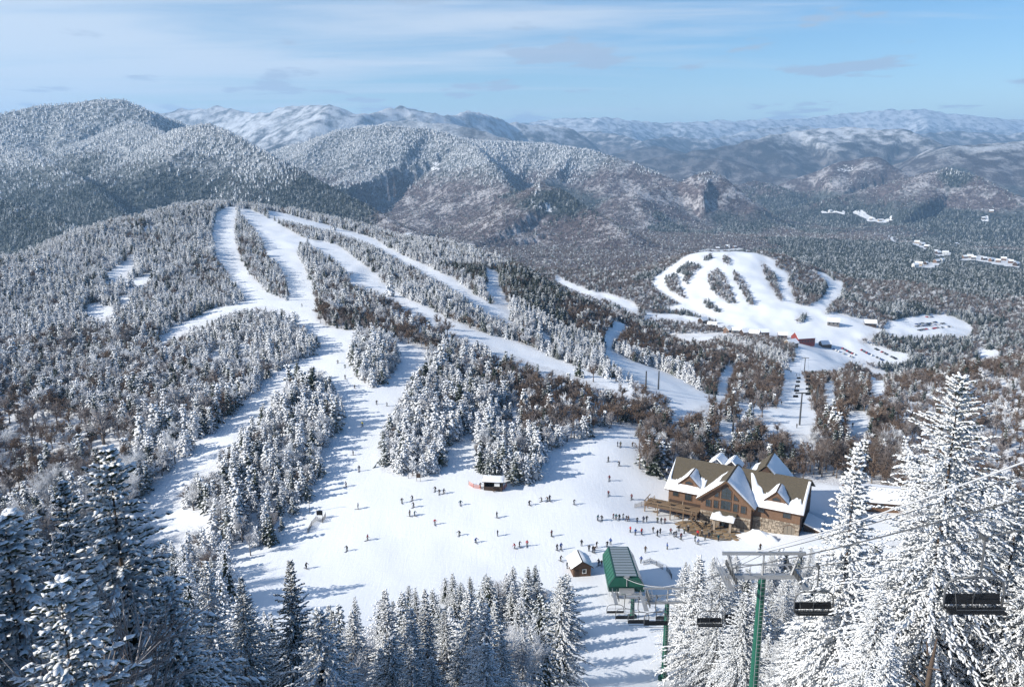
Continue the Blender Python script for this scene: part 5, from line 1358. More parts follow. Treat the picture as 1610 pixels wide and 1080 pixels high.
# terminal
te = empty('lift_terminal', (LX, TY, TG)); tag(te, 'green hooded chairlift terminal with grey ribbed roof panels', 'lift terminal')
HB, L2 = 3.7, 7.2
sec = [(-3.9, HB), (-3.9, HB + 1.3), (-2.5, HB + 3.5), (2.5, HB + 3.5), (3.9, HB + 1.3), (3.9, HB)]
m_ = MB(); n = len(sec)
VF = [(x, -L2, z) for x, z in sec]; VBk = [(x * .92, L2, HB + (z - HB) * .92) for x, z in sec]
m_.add(VF + VBk, [(i, i + 1, n + i + 1, n + i) for i in range(n - 1)] + [tuple(range(n))[::-1], tuple(range(n, 2 * n))]); m_.build('hood', 'lift_green_dark', te)
def strip_panels(a, b_, name, mat, count, proud=.05, inset=.06, along=(0.02, 0.98)):
    """panels between section points a and b_, with joints between them"""
    A0, B0 = Vector(VF[a]), Vector(VF[b_]); A1, B1 = Vector(VBk[a]), Vector(VBk[b_])
    for i in range(count):
        t0 = along[0] + (along[1] - along[0]) * i / count + .010; t1 = along[0] + (along[1] - along[0]) * (i + 1) / count - .010
        q = [A0.lerp(A1, t0).lerp(B0.lerp(B1, t0), inset), A0.lerp(A1, t0).lerp(B0.lerp(B1, t0), 1 - inset), A0.lerp(A1, t1).lerp(B0.lerp(B1, t1), 1 - inset), A0.lerp(A1, t1).lerp(B0.lerp(B1, t1), inset)]
        nrm = (q[1] - q[0]).cross(q[3] - q[0]).normalized()
        c_ = sum(q, Vector()) / 4
        if nrm.dot(c_ - Vector((0, c_.y, HB + 1))) < 0: nrm = -nrm
        w_ = MB(); w_.prism([tuple(p_) for p_ in q], tuple(nrm * proud)); w_.build(name, mat, te)
strip_panels(1, 2, 'side_panel', 'lift_green', 9); strip_panels(2, 3, 'roof_panel', 'terminal_panel', 11); strip_panels(3, 4, 'side_panel', 'terminal_panel', 9); strip_panels(0, 1, 'side_panel', 'lift_green', 6); strip_panels(4, 5, 'side_panel', 'lift_green', 6)
m_ = MB()
m_.add([(-3.9,-L2-.12,HB+1.25),(-2.5,-L2-.12,HB+3.42),(2.5,-L2-.12,HB+3.42),(3.9,-L2-.12,HB+1.25),(3.0,-L2-.12,HB+1.2),(-3.0,-L2-.12,HB+1.2)],[(0,5,4,3,2,1)]); m_.build('front_panel', 'lift_green', te)
m_ = MB(); m_.tube([(0, -L2 - .2, HB + 1.4), (0, -L2 - .2, HB + 3.6)], .09, 5); m_.box(-.5, .5, -L2 - .3, -L2 - .05, HB + 3.4, HB + 3.9); m_.build('front_rib', 'galvanised', te)
for (yy, r_) in ((-3.5, .55), (4.5, .6)):
    m_ = MB(); m_.tube([(0, yy, -1.5), (0, yy, HB)], [r_, r_ * .85], 14); m_.build('column', 'lift_green', te)
m_ = MB(); m_.tube([(0, 3.0, HB - .55), (0, 3.0, HB - .25)], [2.95, 2.95], 28); m_.build('bullwheel', 'galvanised', te)
m_ = MB()
for sx in (-1, 1):
    m_.box(sx * 3.0 - .15, sx * 3.0 + .15, -L2 - 1.5, 4.5, HB - .3, HB + .1)
    for i in range(12): m_.tube([(sx * 3.0 - .2, -L2 - 1.2 + i * .9, HB - .35), (sx * 3.0 + .2, -L2 - 1.2 + i * .9, HB - .35)], .28, 8)
    m_.tube([(sx * 3.9, -L2 - 1.6, HB + .8), (sx * 3.9, -L2 + 1.0, HB + .8)], .05, 5); m_.tube([(sx * 3.9, -L2 - 1.6, HB - .2), (sx * 3.9, -L2 - 1.6, HB + .8)], .05, 5)
m_.box(-3.4, 3.4, -L2 - 1.2, -L2 - .9, HB - .35, HB - .05); m_.box(-3.2, 3.2, -L2 - 1.45, -L2 - 1.35, HB + .35, HB + .45)
m_.build('conveyor_frame', 'galvanised', te)
m_ = MB(); m_.box(-1.6, 1.6, -L2 - .9, -L2 - .1, HB + .1, HB + .9); m_.build('motor_housing', 'galvanised', te)
# ropes
def rope(name, pts_, r_, mat, label, sag=.012):
    path = []
    for (a, b_) in zip(pts_[:-1], pts_[1:]):
        a, b_ = Vector(a), Vector(b_); L = (b_ - a).length
        for i in range(12): t = i / 12; p_ = a.lerp(b_, t); p_.z -= 4 * sag * L * t * (1 - t); path.append(p_)
    path.append(Vector(pts_[-1])); m_ = MB(); m_.tube(path, r_, 5); o = m_.build(name, mat, None, True); tag(o, label, 'cable', 'cables of the chairlift'); return path
UPY = 4.0
slope_ = (T1.z - T2.z) / (T2.y - T1.y)
def lane_pts(sx, dz): 
    return [(LX + sx, UPY, T1.z + dz + (T1.y - UPY) * slope_ * .98), (LX + sx, T1.y, T1.z + dz), (LX + sx, T2.y, T2.z + dz), (LX + sx, T3.y, T3.z + dz), (LX + sx, TY - L2, TG + HB + .1)]
RL = rope('haul_rope', lane_pts(-LANE, .98), .045, 'rope_steel', 'steel haul rope on the lane side facing the ski slope')
RRt = rope('haul_rope', lane_pts(LANE, .98), .045, 'rope_steel', 'steel haul rope carrying the empty chairs on the lane side by the tallest spruce')
rope('signal_cable', [(LX - .7, UPY, T1.z + 3.4 + (T1.y - UPY) * slope_), (LX - .7, T1.y, T1.z + 2.85), (LX - .7, T2.y, T2.z + 2.85), (LX - .7, TY - L2, TG + HB + 3.4)], .05, 'rope_rimed', 'thick rime-coated cable strung above the haul ropes')
rope('signal_cable', [(LX + .5, UPY, T1.z + 3.0 + (T1.y - UPY) * slope_), (LX + .5, T1.y, T1.z + 2.85), (LX + .5, T2.y, T2.z + 2.85), (LX + .5, TY - L2, TG + HB + 3.3)], .03, 'steel_dark', 'thin dark cable strung above the haul ropes')
# the lift carries on to a tower uphill, beside the viewpoint
g0 = gz(LX, UPY); t = empty('lift_tower', (LX, UPY, g0)); tag(t, 'green lift tower at the top of the steep slope', 'lift tower', 'towers of the green chairlift')
ztop = lane_pts(0, 0)[0][2] + .9 - g0
m_ = MB(); m_.tube([(0, 0, -1), (0, 0, ztop)], [.5, .38], 12); m_.build('mast', 'lift_green', t); m_ = MB(); m_.box(-3.8, 3.8, -.2, .2, ztop - .6, ztop - .2); m_.build('crossarm', 'galvanised', t)
m_ = MB(); m_.box(-1.2, 1.0, -.12, .12, ztop + 2.1, ztop + 2.35); m_.tube([(0, 0, ztop - .3), (0, 0, ztop + 2.2)], .1, 6); m_.build('lifting_frame', 'galvanised', t)
# chairs
def make_chair():
    c = empty('lift_chair')
    m_ = MB(); m_.box(-.09, .09, -.35, .35, -.12, .14); m_.build('grip', 'steel_dark', c)
    m_ = MB(); m_.tube([(0, 0, -.1), (.12, 0, -.5), (.14, 0, -2.0), (.05, 0, -2.35), (-.25, 0, -2.55), (-.9, 0, -2.62)], .075, 6); m_.build('hanger', 'rope_steel', c, True)
    HW_ = 1.75
    m_ = MB()
    arch = [(-HW_, .1, -4.75), (-HW_ - .04, .12, -3.6), (-HW_ + .12, .1, -2.95), (-HW_ + .5, .05, -2.68), (-.6, 0, -2.6), (.6, 0, -2.6), (HW_ - .5, .05, -2.68), (HW_ - .12, .1, -2.95), (HW_ + .04, .12, -3.6), (HW_, .1, -4.75)]
    m_.tube(arch, .075, 6); m_.build('bail', 'rope_steel', c, True)
    m_ = MB(); m_.tube([(-HW_ + .05, .55, -4.8), (HW_ - .05, .55, -4.8)], .04, 5); m_.tube([(-HW_ + .05, -.15, -4.78), (HW_ - .05, -.15, -4.78)], .04, 5)
    for sx in (-HW_ + .03, 0, HW_ - .03): m_.tube([(sx, .2, -3.9), (sx, .1, -4.75), (sx, -.6, -4.72)], .035, 5)
    m_.tube([(-HW_ + .3, -.15, -3.5), (HW_ - .3, -.15, -3.5)], .025, 5); m_.tube([(0, .05, -2.6), (0, .1, -4.0)], .03, 5)
    m_.build('seat_frame', 'steel_dark', c)
    m_ = MB(); m_.box(-HW_ + .08, HW_ - .08, -.55, .12, -4.72, -4.60); m_.build('seat', 'black_pad', c)
    m_ = MB(); m_.add([(-HW_ + .08, .14, -4.45), (HW_ - .08, .14, -4.45), (HW_ - .08, .30, -3.85), (-HW_ + .08, .30, -3.85), (-HW_ + .08, .20, -4.45), (HW_ - .08, .20, -4.45), (HW_ - .08, .36, -3.85), (-HW_ + .08, .36, -3.85)], [(0,1,2,3),(7,6,5,4),(0,4,5,1),(1,5,6,2),(2,6,7,3),(3,7,4,0)]); m_.build('backrest', 'black_pad', c)
    m_ = MB(); m_.tube([(-HW_ + .2, -.55, -3.3), (-HW_ + .2, -.9, -4.2), (HW_ - .2, -.9, -4.2), (HW_ - .2, -.55, -3.3)], .025, 5); m_.build('safety_bar', 'steel_dark', c, True)
    return c
def on_path(path, y):
    for a, b_ in zip(path[:-1], path[1:]):
        if min(a.y, b_.y) <= y <= max(a.y, b_.y): return a.lerp(b_, (y - a.y) / (b_.y - a.y))
    return path[-1]
proto_c = make_chair(); used_c = [False]
def chair(path, y, label, up):
    c = proto_c if not used_c[0] else copy_tree(proto_c); used_c[0] = True
    c.location = on_path(path, y); c.rotation_euler = (0, 0, 0 if up else math.pi); tag(c, label, 'chair', 'empty chairs on the lift')
ups = [(43.5, 'empty black chair hanging in front of the tallest white spruce'), (66.5, 'empty black chair hanging beside the tall green tower'), (88, 'empty black chair against the white spruces downhill of the tall tower'), (101, 'empty black chair just uphill of the tower in the open run'), (130, 'empty black chair approaching the lift terminal on the spruce side')]
for y, lab in ups: chair(RRt, y, lab, True)
for y, lab in [(108, 'empty black chair on the slope-side rope beside the open run tower'), (123, 'empty black chair on the slope-side rope downhill of the open run tower'), (138, 'empty black chair on the slope-side rope nearing the short tower'), (151, 'empty black chair on the slope-side rope entering the terminal')]: chair(RL, y, lab, False)
# operator's shed
q = ground_at(915, 906); sh_ = empty('operator_shed', (q.x, q.y, q.z), R(8)); tag(sh_, 'small brown wooden shed with snowy gable roof beside the lift terminal', 'shed')
m_ = MB(); m_.box(-2.1, 2.1, 0, 5.0, -.8, 2.4); m_.prism([(-2.1, 0, 2.4), (2.1, 0, 2.4), (0, 0, 3.7)], (0, 5, 0)); m_.build('wall', 'wood_trim', sh_)
m_ = MB()
for sx in (-1, 1): s2, _ = slab([(sx * 2.6, -.5, 2.15), (sx * 2.6, 5.5, 2.15), (0, 5.5, 3.85), (0, -.5, 3.85)], .16); m_.add(s2.v, s2.f)
rf = m_.build('roof', 'wood_dark', sh_)
for sx in (-1, 1): snow_sheet('snow', (sx * 2.65, -.5, 2.1), (sx * 2.65, 5.5, 2.1), (0, -.5, 3.85), (0, 5.5, 3.85), 10, lambda u: 0, lambda u: 1.0, .35, parent=rf)
w = window(.0, 1.0, .8, 1.9, -.02, 1, 1, parent=sh_); w.data.materials[0] = MATS['white_siding']
m_ = MB(); m_.box(-1.7, -.8, -.08, 0, -.3, 1.8); m_.build('door', 'wood_dark', sh_)
# slope hut
q = ground_at(776, 768); hut = empty('slope_hut', (q.x, q.y, q.z), R(-6)); tag(hut, 'small dark open-fronted hut with snowy roof by the island of trees', 'hut')
m_ = MB(); m_.box(-2.6, 2.6, 1.0, 1.2, -.4, 2.5); m_.box(-2.6, -2.4, -1.2, 1.1, -.4, 2.4); m_.box(2.4, 2.6, -1.2, 1.1, -.4, 2.4); m_.box(-2.6, 2.6, -1.3, -1.15, -.4, 1.0); m_.build('wall', 'wood_dark', hut)
m_ = MB(); m_.add([(-3,-1.8,2.5),(3,-1.8,2.5),(3,1.6,3.1),(-3,1.6,3.1),(-3,-1.8,2.65),(3,-1.8,2.65),(3,1.6,3.25),(-3,1.6,3.25)], [(3,2,1,0),(4,5,6,7),(0,1,5,4),(1,2,6,5),(2,3,7,6),(3,0,4,7)]); rf = m_.build('roof', 'wood_dark', hut)
snow_sheet('snow', (-3,-1.9,2.5),(3,-1.9,2.5),(-3,1.6,3.1),(3,1.6,3.1), 10, lambda u: 0, lambda u: 1, .3, parent=rf)
m_ = MB(); m_.box(.4, 1.9, -1.42, -1.32, 1.3, 2.3); m_.build('notice_board', 'white_siding', hut)
def net(name, us, label, mat='orange_net', h=1.1):
    t = None; pts_ = [ground_at(u, v) for u, v in us]; t = empty(name, tuple(pts_[0])); tag(t, label, 'fence', 'slope fences')
    o0 = pts_[0]
    pm_ = MB().tube([(0, 0, -.3), (0, 0, h + .25)], .05, 5).mesh('fence_post', 'wood_dark')
    for p_ in pts_: q = bpy.data.objects.new('post', pm_); q.location = p_ - o0; link(q, t)
    m_ = MB()
    for a, b_ in zip(pts_[:-1], pts_[1:]):
        a, b_ = a - o0, b_ - o0; dd = (b_ - a).normalized(); sd_ = dd.cross(Vector((0, 0, 1))) * .02
        nn_ = max(3, int((b_ - a).length / .35))
        for i in range(5): z_ = .1 + (h - .1) * i / 4; m_.tube([a + Vector((0, 0, z_)), b_ + Vector((0, 0, z_))], .035, 4)
        for i in range(nn_ + 1): p_ = a.lerp(b_, i / nn_); m_.tube([p_ + Vector((0, 0, .1)), p_ + Vector((0, 0, h))], .02, 3)
    m_.build('netting', mat, t)
net('safety_fence', [(737, 762), (745, 767), (756, 769)], 'orange safety net beside the slope hut'); net('safety_fence', [(786, 772), (793, 769), (797, 764)], 'orange safety net on the spruce side of the slope hut')
net('maze_fence', [(1012, 888), (1022, 884), (1032, 889), (1042, 895)], 'dark queue fence in the snow beside the lift terminal', 'black_pad'); net('maze_fence', [(1048, 897), (1053, 903), (1056, 910)], 'short dark queue fence by the spruces across from the terminal', 'black_pad')
net('snow_fence', [(998, 798), (1008, 795), (1018, 791), (1028, 786)], 'low wooden fence climbing to the lodge deck', 'wood_deck')
net('snow_fence', [(484, 838), (490, 826), (497, 818), (507, 822), (512, 812)], 'dark snow fence at the slope edge below the lower wood', 'black_pad')
def sign(u, v, label, wd=1.4, mat='black_pad'):
    q = ground_at(u, v); t = empty('trail_sign', tuple(q)); tag(t, label, 'sign')
    pm_ = MB().tube([(0, 0, -.4), (0, 0, 2.6)], .06, 6).mesh('sign_post', 'wood_dark')
    for sx in (-wd / 2, wd / 2): o = bpy.data.objects.new('post', pm_); o.location = (sx, 0, 0); link(o, t)
    m_ = MB(); m_.box(-wd / 2 - .1, wd / 2 + .1, -.1, -.06, 1.2, 2.5); m_.build('board', mat, t)
sign(503, 816, 'dark trail sign on two posts at the slope edge by the snow fence'); sign(658, 757, 'small trail sign under the stand beside the main ski run', 1.0, 'wood_dark')
for (u, v, h, lab) in ((487, 806, 5.0, 'tall thin snowmaking pole at the slope edge by the trail sign'), (642, 752, 3.5, 'thin pole under the stand beside the main ski run'), (1440, 800, 4.5, 'snowmaking pole behind the tallest white spruce')):
    q = ground_at(u, v); t = empty('snow_gun_pole', tuple(q)); tag(t, lab, 'pole')
    m_ = MB(); m_.tube([(0, 0, -.5), (0, 0, h)], [.08, .05], 6); m_.build('pole', 'steel_dark', t); m_ = MB(); m_.tube([(0, 0, h - .1), (.7, -.3, h + .35)], [.06, .1], 6); m_.build('nozzle', 'galvanised', t)

# ------------------------------------------------------------------ people
JK = ['cloth_black', 'cloth_charcoal', 'cloth_navy', 'cloth_red', 'cloth_teal', 'cloth_olive', 'cloth_blue', 'cloth_maroon', 'cloth_brown', 'cloth_orange', 'cloth_white', 'cloth_yellow', 'cloth_pink']
def figure(name, joints, bones, rads):
    """one continuous body grown over a skeleton; face materials by place: 0 jacket, 1 trousers, 2 helmet, 3 skin, 4 boots"""
    me = bpy.data.meshes.new(name); nm = list(joints); me.from_pydata([joints[k_] for k_ in nm], [(nm.index(a), nm.index(b_)) for a, b_ in bones], [])
    o = bpy.data.objects.new(name, me); COL.objects.link(o)
    sk = o.modifiers.new('skin', 'SKIN'); 
    if not me.skin_vertices: me.attributes.update() if hasattr(me.attributes, 'update') else None
    for i, k_ in enumerate(nm):
        me.skin_vertices[0].data[i].radius = rads[k_] if isinstance(rads[k_], tuple) else (rads[k_], rads[k_]); me.skin_vertices[0].data[i].use_root = (k_ == 'pelvis')
    ss = o.modifiers.new('sub', 'SUBSURF'); ss.levels = 1; ss.render_levels = 1
    dg = bpy.context.evaluated_depsgraph_get(); ev = o.evaluated_get(dg); out = bpy.data.meshes.new_from_object(ev); out.name = name
    bpy.data.objects.remove(o); 
    out.materials.clear()
    for q in ('cloth_black', 'cloth_black', 'cloth_charcoal', 'cloth_skin', 'cloth_charcoal'): out.materials.append(MATS[q])
    hz_ = joints['head'][2]; nk = joints['neck'][2]; pz = joints['pelvis'][2]; hy = joints['head'][1]
    hands = [Vector(joints['hand_l']), Vector(joints['hand_r'])]
    for p_ in out.polygons:
        c = p_.center
        if c.z > hz_ + .02 or (c.z > nk + .07 and c.y > hy + .02): mi = 2
        elif c.z > nk + .05: mi = 3
        elif c.z < .20: mi = 4
        elif any((c - h_).length < .09 for h_ in hands): mi = 2
        elif c.z < pz + .02 and not any((c - h_).length < .30 for h_ in hands): mi = 1
        else: mi = 0
        p_.material_index = mi; p_.use_smooth = True
    return out
BON = [('pelvis', 'chest'), ('chest', 'neck'), ('neck', 'head'), ('head', 'crown_'), ('chest', 'sh_l'), ('sh_l', 'el_l'), ('el_l', 'hand_l'), ('chest', 'sh_r'), ('sh_r', 'el_r'), ('el_r', 'hand_r'),
       ('pelvis', 'hip_l'), ('hip_l', 'kn_l'), ('kn_l', 'an_l'), ('an_l', 'toe_l'), ('pelvis', 'hip_r'), ('hip_r', 'kn_r'), ('kn_r', 'an_r'), ('an_r', 'toe_r')]
RAD = {'pelvis': (.19, .14), 'chest': (.21, .15), 'neck': .085, 'head': .125, 'crown_': .10, 'sh_l': .10, 'sh_r': .10, 'el_l': .07, 'el_r': .07, 'hand_l': .055, 'hand_r': .055, 'hip_l': .12, 'hip_r': .12, 'kn_l': .09, 'kn_r': .09, 'an_l': .085, 'an_r': .085, 'toe_l': .06, 'toe_r': .06}
def pose(crouch=0.0, lean=0.0, stride=0.0, arms=0.0):
    z = 1 - crouch; ly = -lean
    J = {'pelvis': (0, .1 * crouch * 2, .95 * z + .02), 'chest': (0, ly * .6, 1.36 * z + .02), 'neck': (0, ly * .85, 1.50 * z + .03), 'head': (0, ly - .02, 1.63 * z + .05), 'crown_': (0, ly - .01, 1.74 * z + .06),
         'sh_l': (-.19, ly * .7, 1.40 * z + .02), 'sh_r': (.19, ly * .7, 1.40 * z + .02), 'el_l': (-.34 - arms * .12, ly * .6 - .05, 1.13 * z), 'el_r': (.34 + arms * .12, ly * .6 - .05, 1.13 * z),
         'hand_l': (-.32 - arms * .25, ly - .22, .98 * z + arms * .08), 'hand_r': (.32 + arms * .25, ly - .22, .98 * z + arms * .08),
         'hip_l': (-.11, .1 * crouch * 2, .88 * z), 'hip_r': (.11, .1 * crouch * 2, .88 * z), 'kn_l': (-.13, -.10 - crouch * .45 - stride * .15, .50 - crouch * .10), 'kn_r': (.13, -.10 - crouch * .45 + stride * .15, .50 - crouch * .10),
         'an_l': (-.13, -stride * .28, .11), 'an_r': (.13, stride * .28, .11), 'toe_l': (-.13, -.17 - stride * .28, .065), 'toe_r': (.13, -.17 + stride * .28, .065)}
    return J
POSES = {'standing': pose(0, .02, .1, .1), 'gliding': pose(.12, .18, .25, .6), 'walking': pose(.02, .06, 1.0, .15), 'crouching': pose(.20, .30, .15, .9)}
BODY = {k_: figure('person_body', J, BON, RAD) for k_, J in POSES.items()}
skim = MB(); skim.add([(-.05, .75, 0), (.05, .75, 0), (.05, -.85, 0), (-.05, -.85, 0), (-.05, .75, .03), (.05, .75, .03), (.05, -.85, .03), (-.05, -.85, .03), (-.03, -1.0, .10), (.03, -1.0, .10)],
                      [(3, 2, 1, 0), (4, 5, 6, 7), (0, 1, 5, 4), (1, 2, 6, 5), (3, 0, 4, 7), (7, 6, 9, 8), (2, 3, 8, 9)]); SKI = skim.mesh('ski_shape', 'cloth_ski')
def pole_mesh(h, sx): return MB().tube([(h[0], h[1], h[2] + .12), (h[0] + sx * .10, h[1] + .30, .02)], .014, 4).mesh('pole_shape', 'cloth_ski')
POLES = {k_: [pole_mesh(J['hand_l'], -1), pole_mesh(J['hand_r'], 1)] for k_, J in POSES.items()}
def person(u, v, jacket, pz_, face, on_skis, label, group):
    q = ground_at(u, v) if not isinstance(u, Vector) else u
    e_ = empty('person', (q.x, q.y, q.z), face, random.uniform(.98, 1.10)); tag(e_, label, 'person', group)
    b_ = link(bpy.data.objects.new('body', BODY[pz_]), e_)
    b_.material_slots[0].link = 'OBJECT'; b_.material_slots[0].material = MATS['cloth_' + jacket]
    b_.material_slots[1].link = 'OBJECT'; b_.material_slots[1].material = MATS['cloth_' + random.choice(['black', 'black', 'charcoal', 'navy', 'brown', 'olive'])]
    b_.material_slots[2].link = 'OBJECT'; b_.material_slots[2].material = MATS['cloth_' + random.choice(['black', 'charcoal', 'white', 'black'])]
    J = POSES[pz_]
    if on_skis:
        for sd_ in ('l', 'r'): s_ = link(bpy.data.objects.new('ski', SKI), e_); s_.location = (J['an_' + sd_][0], J['an_' + sd_][1], 0)
        for p_ in POLES[pz_]: link(bpy.data.objects.new('ski_pole', p_), e_)
    return e_
PPL7 = [(322,80,'yellow'),(284,202),(308,270),(254,335),(304,430),(488,403),(533,393),(538,422),(522,460),(541,458),(627,494,'red'),(629,354),(646,366),(664,365),(735,412),(888,466),(731,540),(799,570),(891,543),(342,562,'maroon'),(257,606),(84,680),(1025,412),(1078,397),(1103,396),(1111,396),(1213,410),(1120,545,'maroon'),(965,596,'red'),(983,588),(1016,586,'red'),(1142,603),(1159,600),(1157,648),(1246,585),(1277,608),(1293,612),(1301,612),(1309,592),(1354,590),(1368,580),(1212,640),(1227,634),(1184,680),(1318,668),(1330,668),(1397,165),(1410,168),(1460,165),(1359,230),(1405,248),(1363,310),(1359,375),(1457,390),(1315,478),(1331,478),(1379,472),(1391,475),(1405,475),(1420,470),(1436,480),(1444,482),(1480,488),(1507,486),(1520,482),(1566,488),(1581,490),(1597,490),(1452,528,'red'),(1473,540),(1499,535,'red'),(1547,528),(1565,542),(1578,535),(1515,612),(1497,655),(1606,600),(875,358),(908,350),(818,338)]
PPL1 = [(380,645,'maroon'),(400,660),(413,657),(430,620),(445,675),(467,640),(490,628),(551,655,'red'),(575,655),(598,680),(621,665),(640,655),(533,690),(551,705),(681,685),(946,742),(600,600),(640,612),(690,600),(730,590)]
PPL8 = [(604,488),(755,727),(785,745),(785,793),(825,833),(963,908),(918,900)]
PPL9 = [(980,345),(1015,368),(1007,452),(920,545),(1016,695),(1370,690)]
allp = [B([p_[:2]])[0] + p_[2:] for p_ in PPL7] + [(960 + p_[0] / 4.025, 680 + p_[1] / 4.025) + p_[2:] for p_ in PPL1] + [A([p_])[0] for p_ in PPL8] + [D([p_])[0] for p_ in PPL9]
pr_ = random.Random(5)
dark_ = ['black', 'black', 'charcoal', 'navy', 'black', 'charcoal', 'teal', 'olive', 'blue', 'maroon', 'brown', 'black']
def place_words(u, v):
    if v < 640 and u > 1180: return 'on the valley trail beyond the lodge', 'skiers on the valley trail', .9
    if v < 640: return 'high on the main ski run', 'skiers high on the main run', .9
    if u < 590 and v < 790: return 'on the main run beside the frosted stand', 'skiers on the main run', .9
    if u > 1160: return 'alone on the snow below the lodge corner', 'skiers below the lodge', .7
    if u > 1044 and v > 800: return 'in the crowd before the lodge patio', 'crowd before the lodge', .15
    if u > 955 and v > 795: return 'queuing between lodge deck and lift terminal', 'queue by the lodge', .4
    if u > 930 and v < 790: return 'coming down towards the lodge deck', 'skiers near the deck', .8
    if u > 860 and v > 840: return 'gathered around the lift terminal and shed', 'skiers by the terminal', .6
    if 735 < u < 805 and v < 790: return 'beside the small slope hut', 'people at the slope hut', .3
    if u > 730: return 'between the slope hut and the lift terminal', 'skiers on the broad slope', .85
    return 'on the open slope below the frosted stand', 'skiers on the broad slope by the stand', .9
for p_ in allp:
    u, v = p_[0], p_[1]; jk = p_[2] if len(p_) > 2 else pr_.choice(dark_)
    w_, g_, ps = place_words(u, v); sk = pr_.random() < ps
    po_ = pr_.choice(['gliding', 'standing', 'gliding', 'crouching'] if sk and ps > .8 else (['standing', 'standing', 'gliding'] if sk else ['standing', 'walking', 'standing']))
    person(u, v, jk, po_, pr_.uniform(-1.2, 1.2) if pr_.random() < .7 else pr_.uniform(0, 6.28), sk, po_ + (' skier in ' if sk else ' person in ') + jk + ' jacket ' + w_, g_)

# ------------------------------------------------------------------ far buildings, second lift, parked cars
def house(u, v, w_, d_, h_, rz, wall, label, cat='house', name='valley_house', roofh=None, snow=True, group=None, nwin=3):
    q = ground_at(u, v, d0=350.0); t = empty(name, tuple(q), rz); tag(t, label, cat, group); rh = roofh or w_ * .28
    m_ = MB(); m_.box(-w_ / 2, w_ / 2, -d_ / 2, d_ / 2, -2, h_); m_.prism([(-w_ / 2, -d_ / 2, h_), (-w_ / 2, d_ / 2, h_), (-w_ / 2, 0, h_ + rh)], (w_, 0, 0)); m_.build('wall', wall, t)
    m_ = MB()
    for sy in (-1, 1): s2, _ = slab([(-w_ / 2 - .6, sy * (d_ / 2 + .7), h_ - .35), (w_ / 2 + .6, sy * (d_ / 2 + .7), h_ - .35), (w_ / 2 + .6, 0, h_ + rh), (-w_ / 2 - .6, 0, h_ + rh)], .3); m_.add(s2.v, s2.f)
    m_.build('roof', 'snow_cap' if snow else 'shingle_roof', t)
    wm = MB().box(-.8, .8, -.06, .06, -.9, .9).mesh('window_pane', 'window_glass')
    for i in range(nwin): o = bpy.data.objects.new('window', wm); o.location = (-w_ / 2 + w_ * (i + .5) / nwin, -d_ / 2 - .02, h_ * .55); link(o, t)
    return t
house(1262, 540, 22, 15, 8, R(14), 'red_siding', 'big red barn-like lodge at the foot of the second ski hill', 'lodge', 'red_lodge', nwin=6)
house(1310, 511, 14, 9, 5, R(-20), 'grey_siding', 'grey building with snowy roof uphill of the red lodge', 'building', 'base_building')
house(1243, 545, 12, 9, 4.5, R(30), 'tan_siding', 'tan building with snowy roof beside the red lodge', 'building', 'base_building')
house(1230, 531, 10, 8, 4, R(-10), 'wood_siding', 'brown hut with snowy roof on the slope side of the red lodge', 'building', 'base_building')
house(1297, 545, 12, 8, 4, R(10), 'wood_dark', 'dark low building between the red lodge and the parking rows', 'building', 'base_building')
for i, (u, v) in enumerate(((1120, 515), (1134, 519), (1146, 523), (1158, 524), (1172, 527), (1186, 529), (1200, 527), (1105, 508))):
    house(u, v, 11, 8, 4.5, R((-25, 10, 35, -5, 20, -30, 5, 40)[i]), ('grey_siding', 'wood_dark', 'wood_siding', 'grey_siding', 'wood_dark', 'grey_siding', 'wood_siding', 'wood_dark')[i], 'small dark condo with snowy roof in the row under the second ski hill', 'house', 'condo', group='condos under the second hill', nwin=2)
for i, (u, v, s_) in enumerate(((1128, 392, 11), (1143, 389, 14), (1155, 390, 9))):
    house(u, v, s_, 8, 4, R((10, -15, 30)[i]), ('wood_dark', 'grey_siding', 'wood_siding')[i], ('dark hut', 'larger grey hut', 'brown hut')[i] + ' on the summit of the second ski hill', 'hut', 'summit_hut', nwin=2)
house(642, 372, 13, 9, 5.5, R(20), 'tan_siding', 'tan house on the shoulder of the ski hill above the woods', 'house', 'hill_house', snow=True)
house(1368, 512, 14, 8, 4, R(-15), 'wood_dark', 'dark shed with snowy roof near the covered conveyor', 'building', 'base_building')
vh = random.Random(3)
spots = [G([p_])[0] for p_ in ((960,382),(1010,388),(1070,392),(1110,400),(1180,395),(1220,410),(1250,425),(700,425),(740,418),(800,408),(830,402),(690,298),(720,310),(745,322),(810,358),(850,360),(910,306),(350,130),(430,165),(480,172),(540,176),(200,120),(1065,160),(1110,120),(1150,405),(990,380),(680,432),(790,350))]
for i, (u, v) in enumerate(spots):
    house(u, v, vh.uniform(11, 18), vh.uniform(8, 11), vh.uniform(5, 7), vh.uniform(-.8, .8), vh.choice(['white_siding', 'grey_siding', 'tan_siding', 'wood_dark', 'wood_siding']), 'tiny snow-roofed house in a clearing of the far valley', 'house', 'village_house', group='houses in the valley clearings', nwin=2)
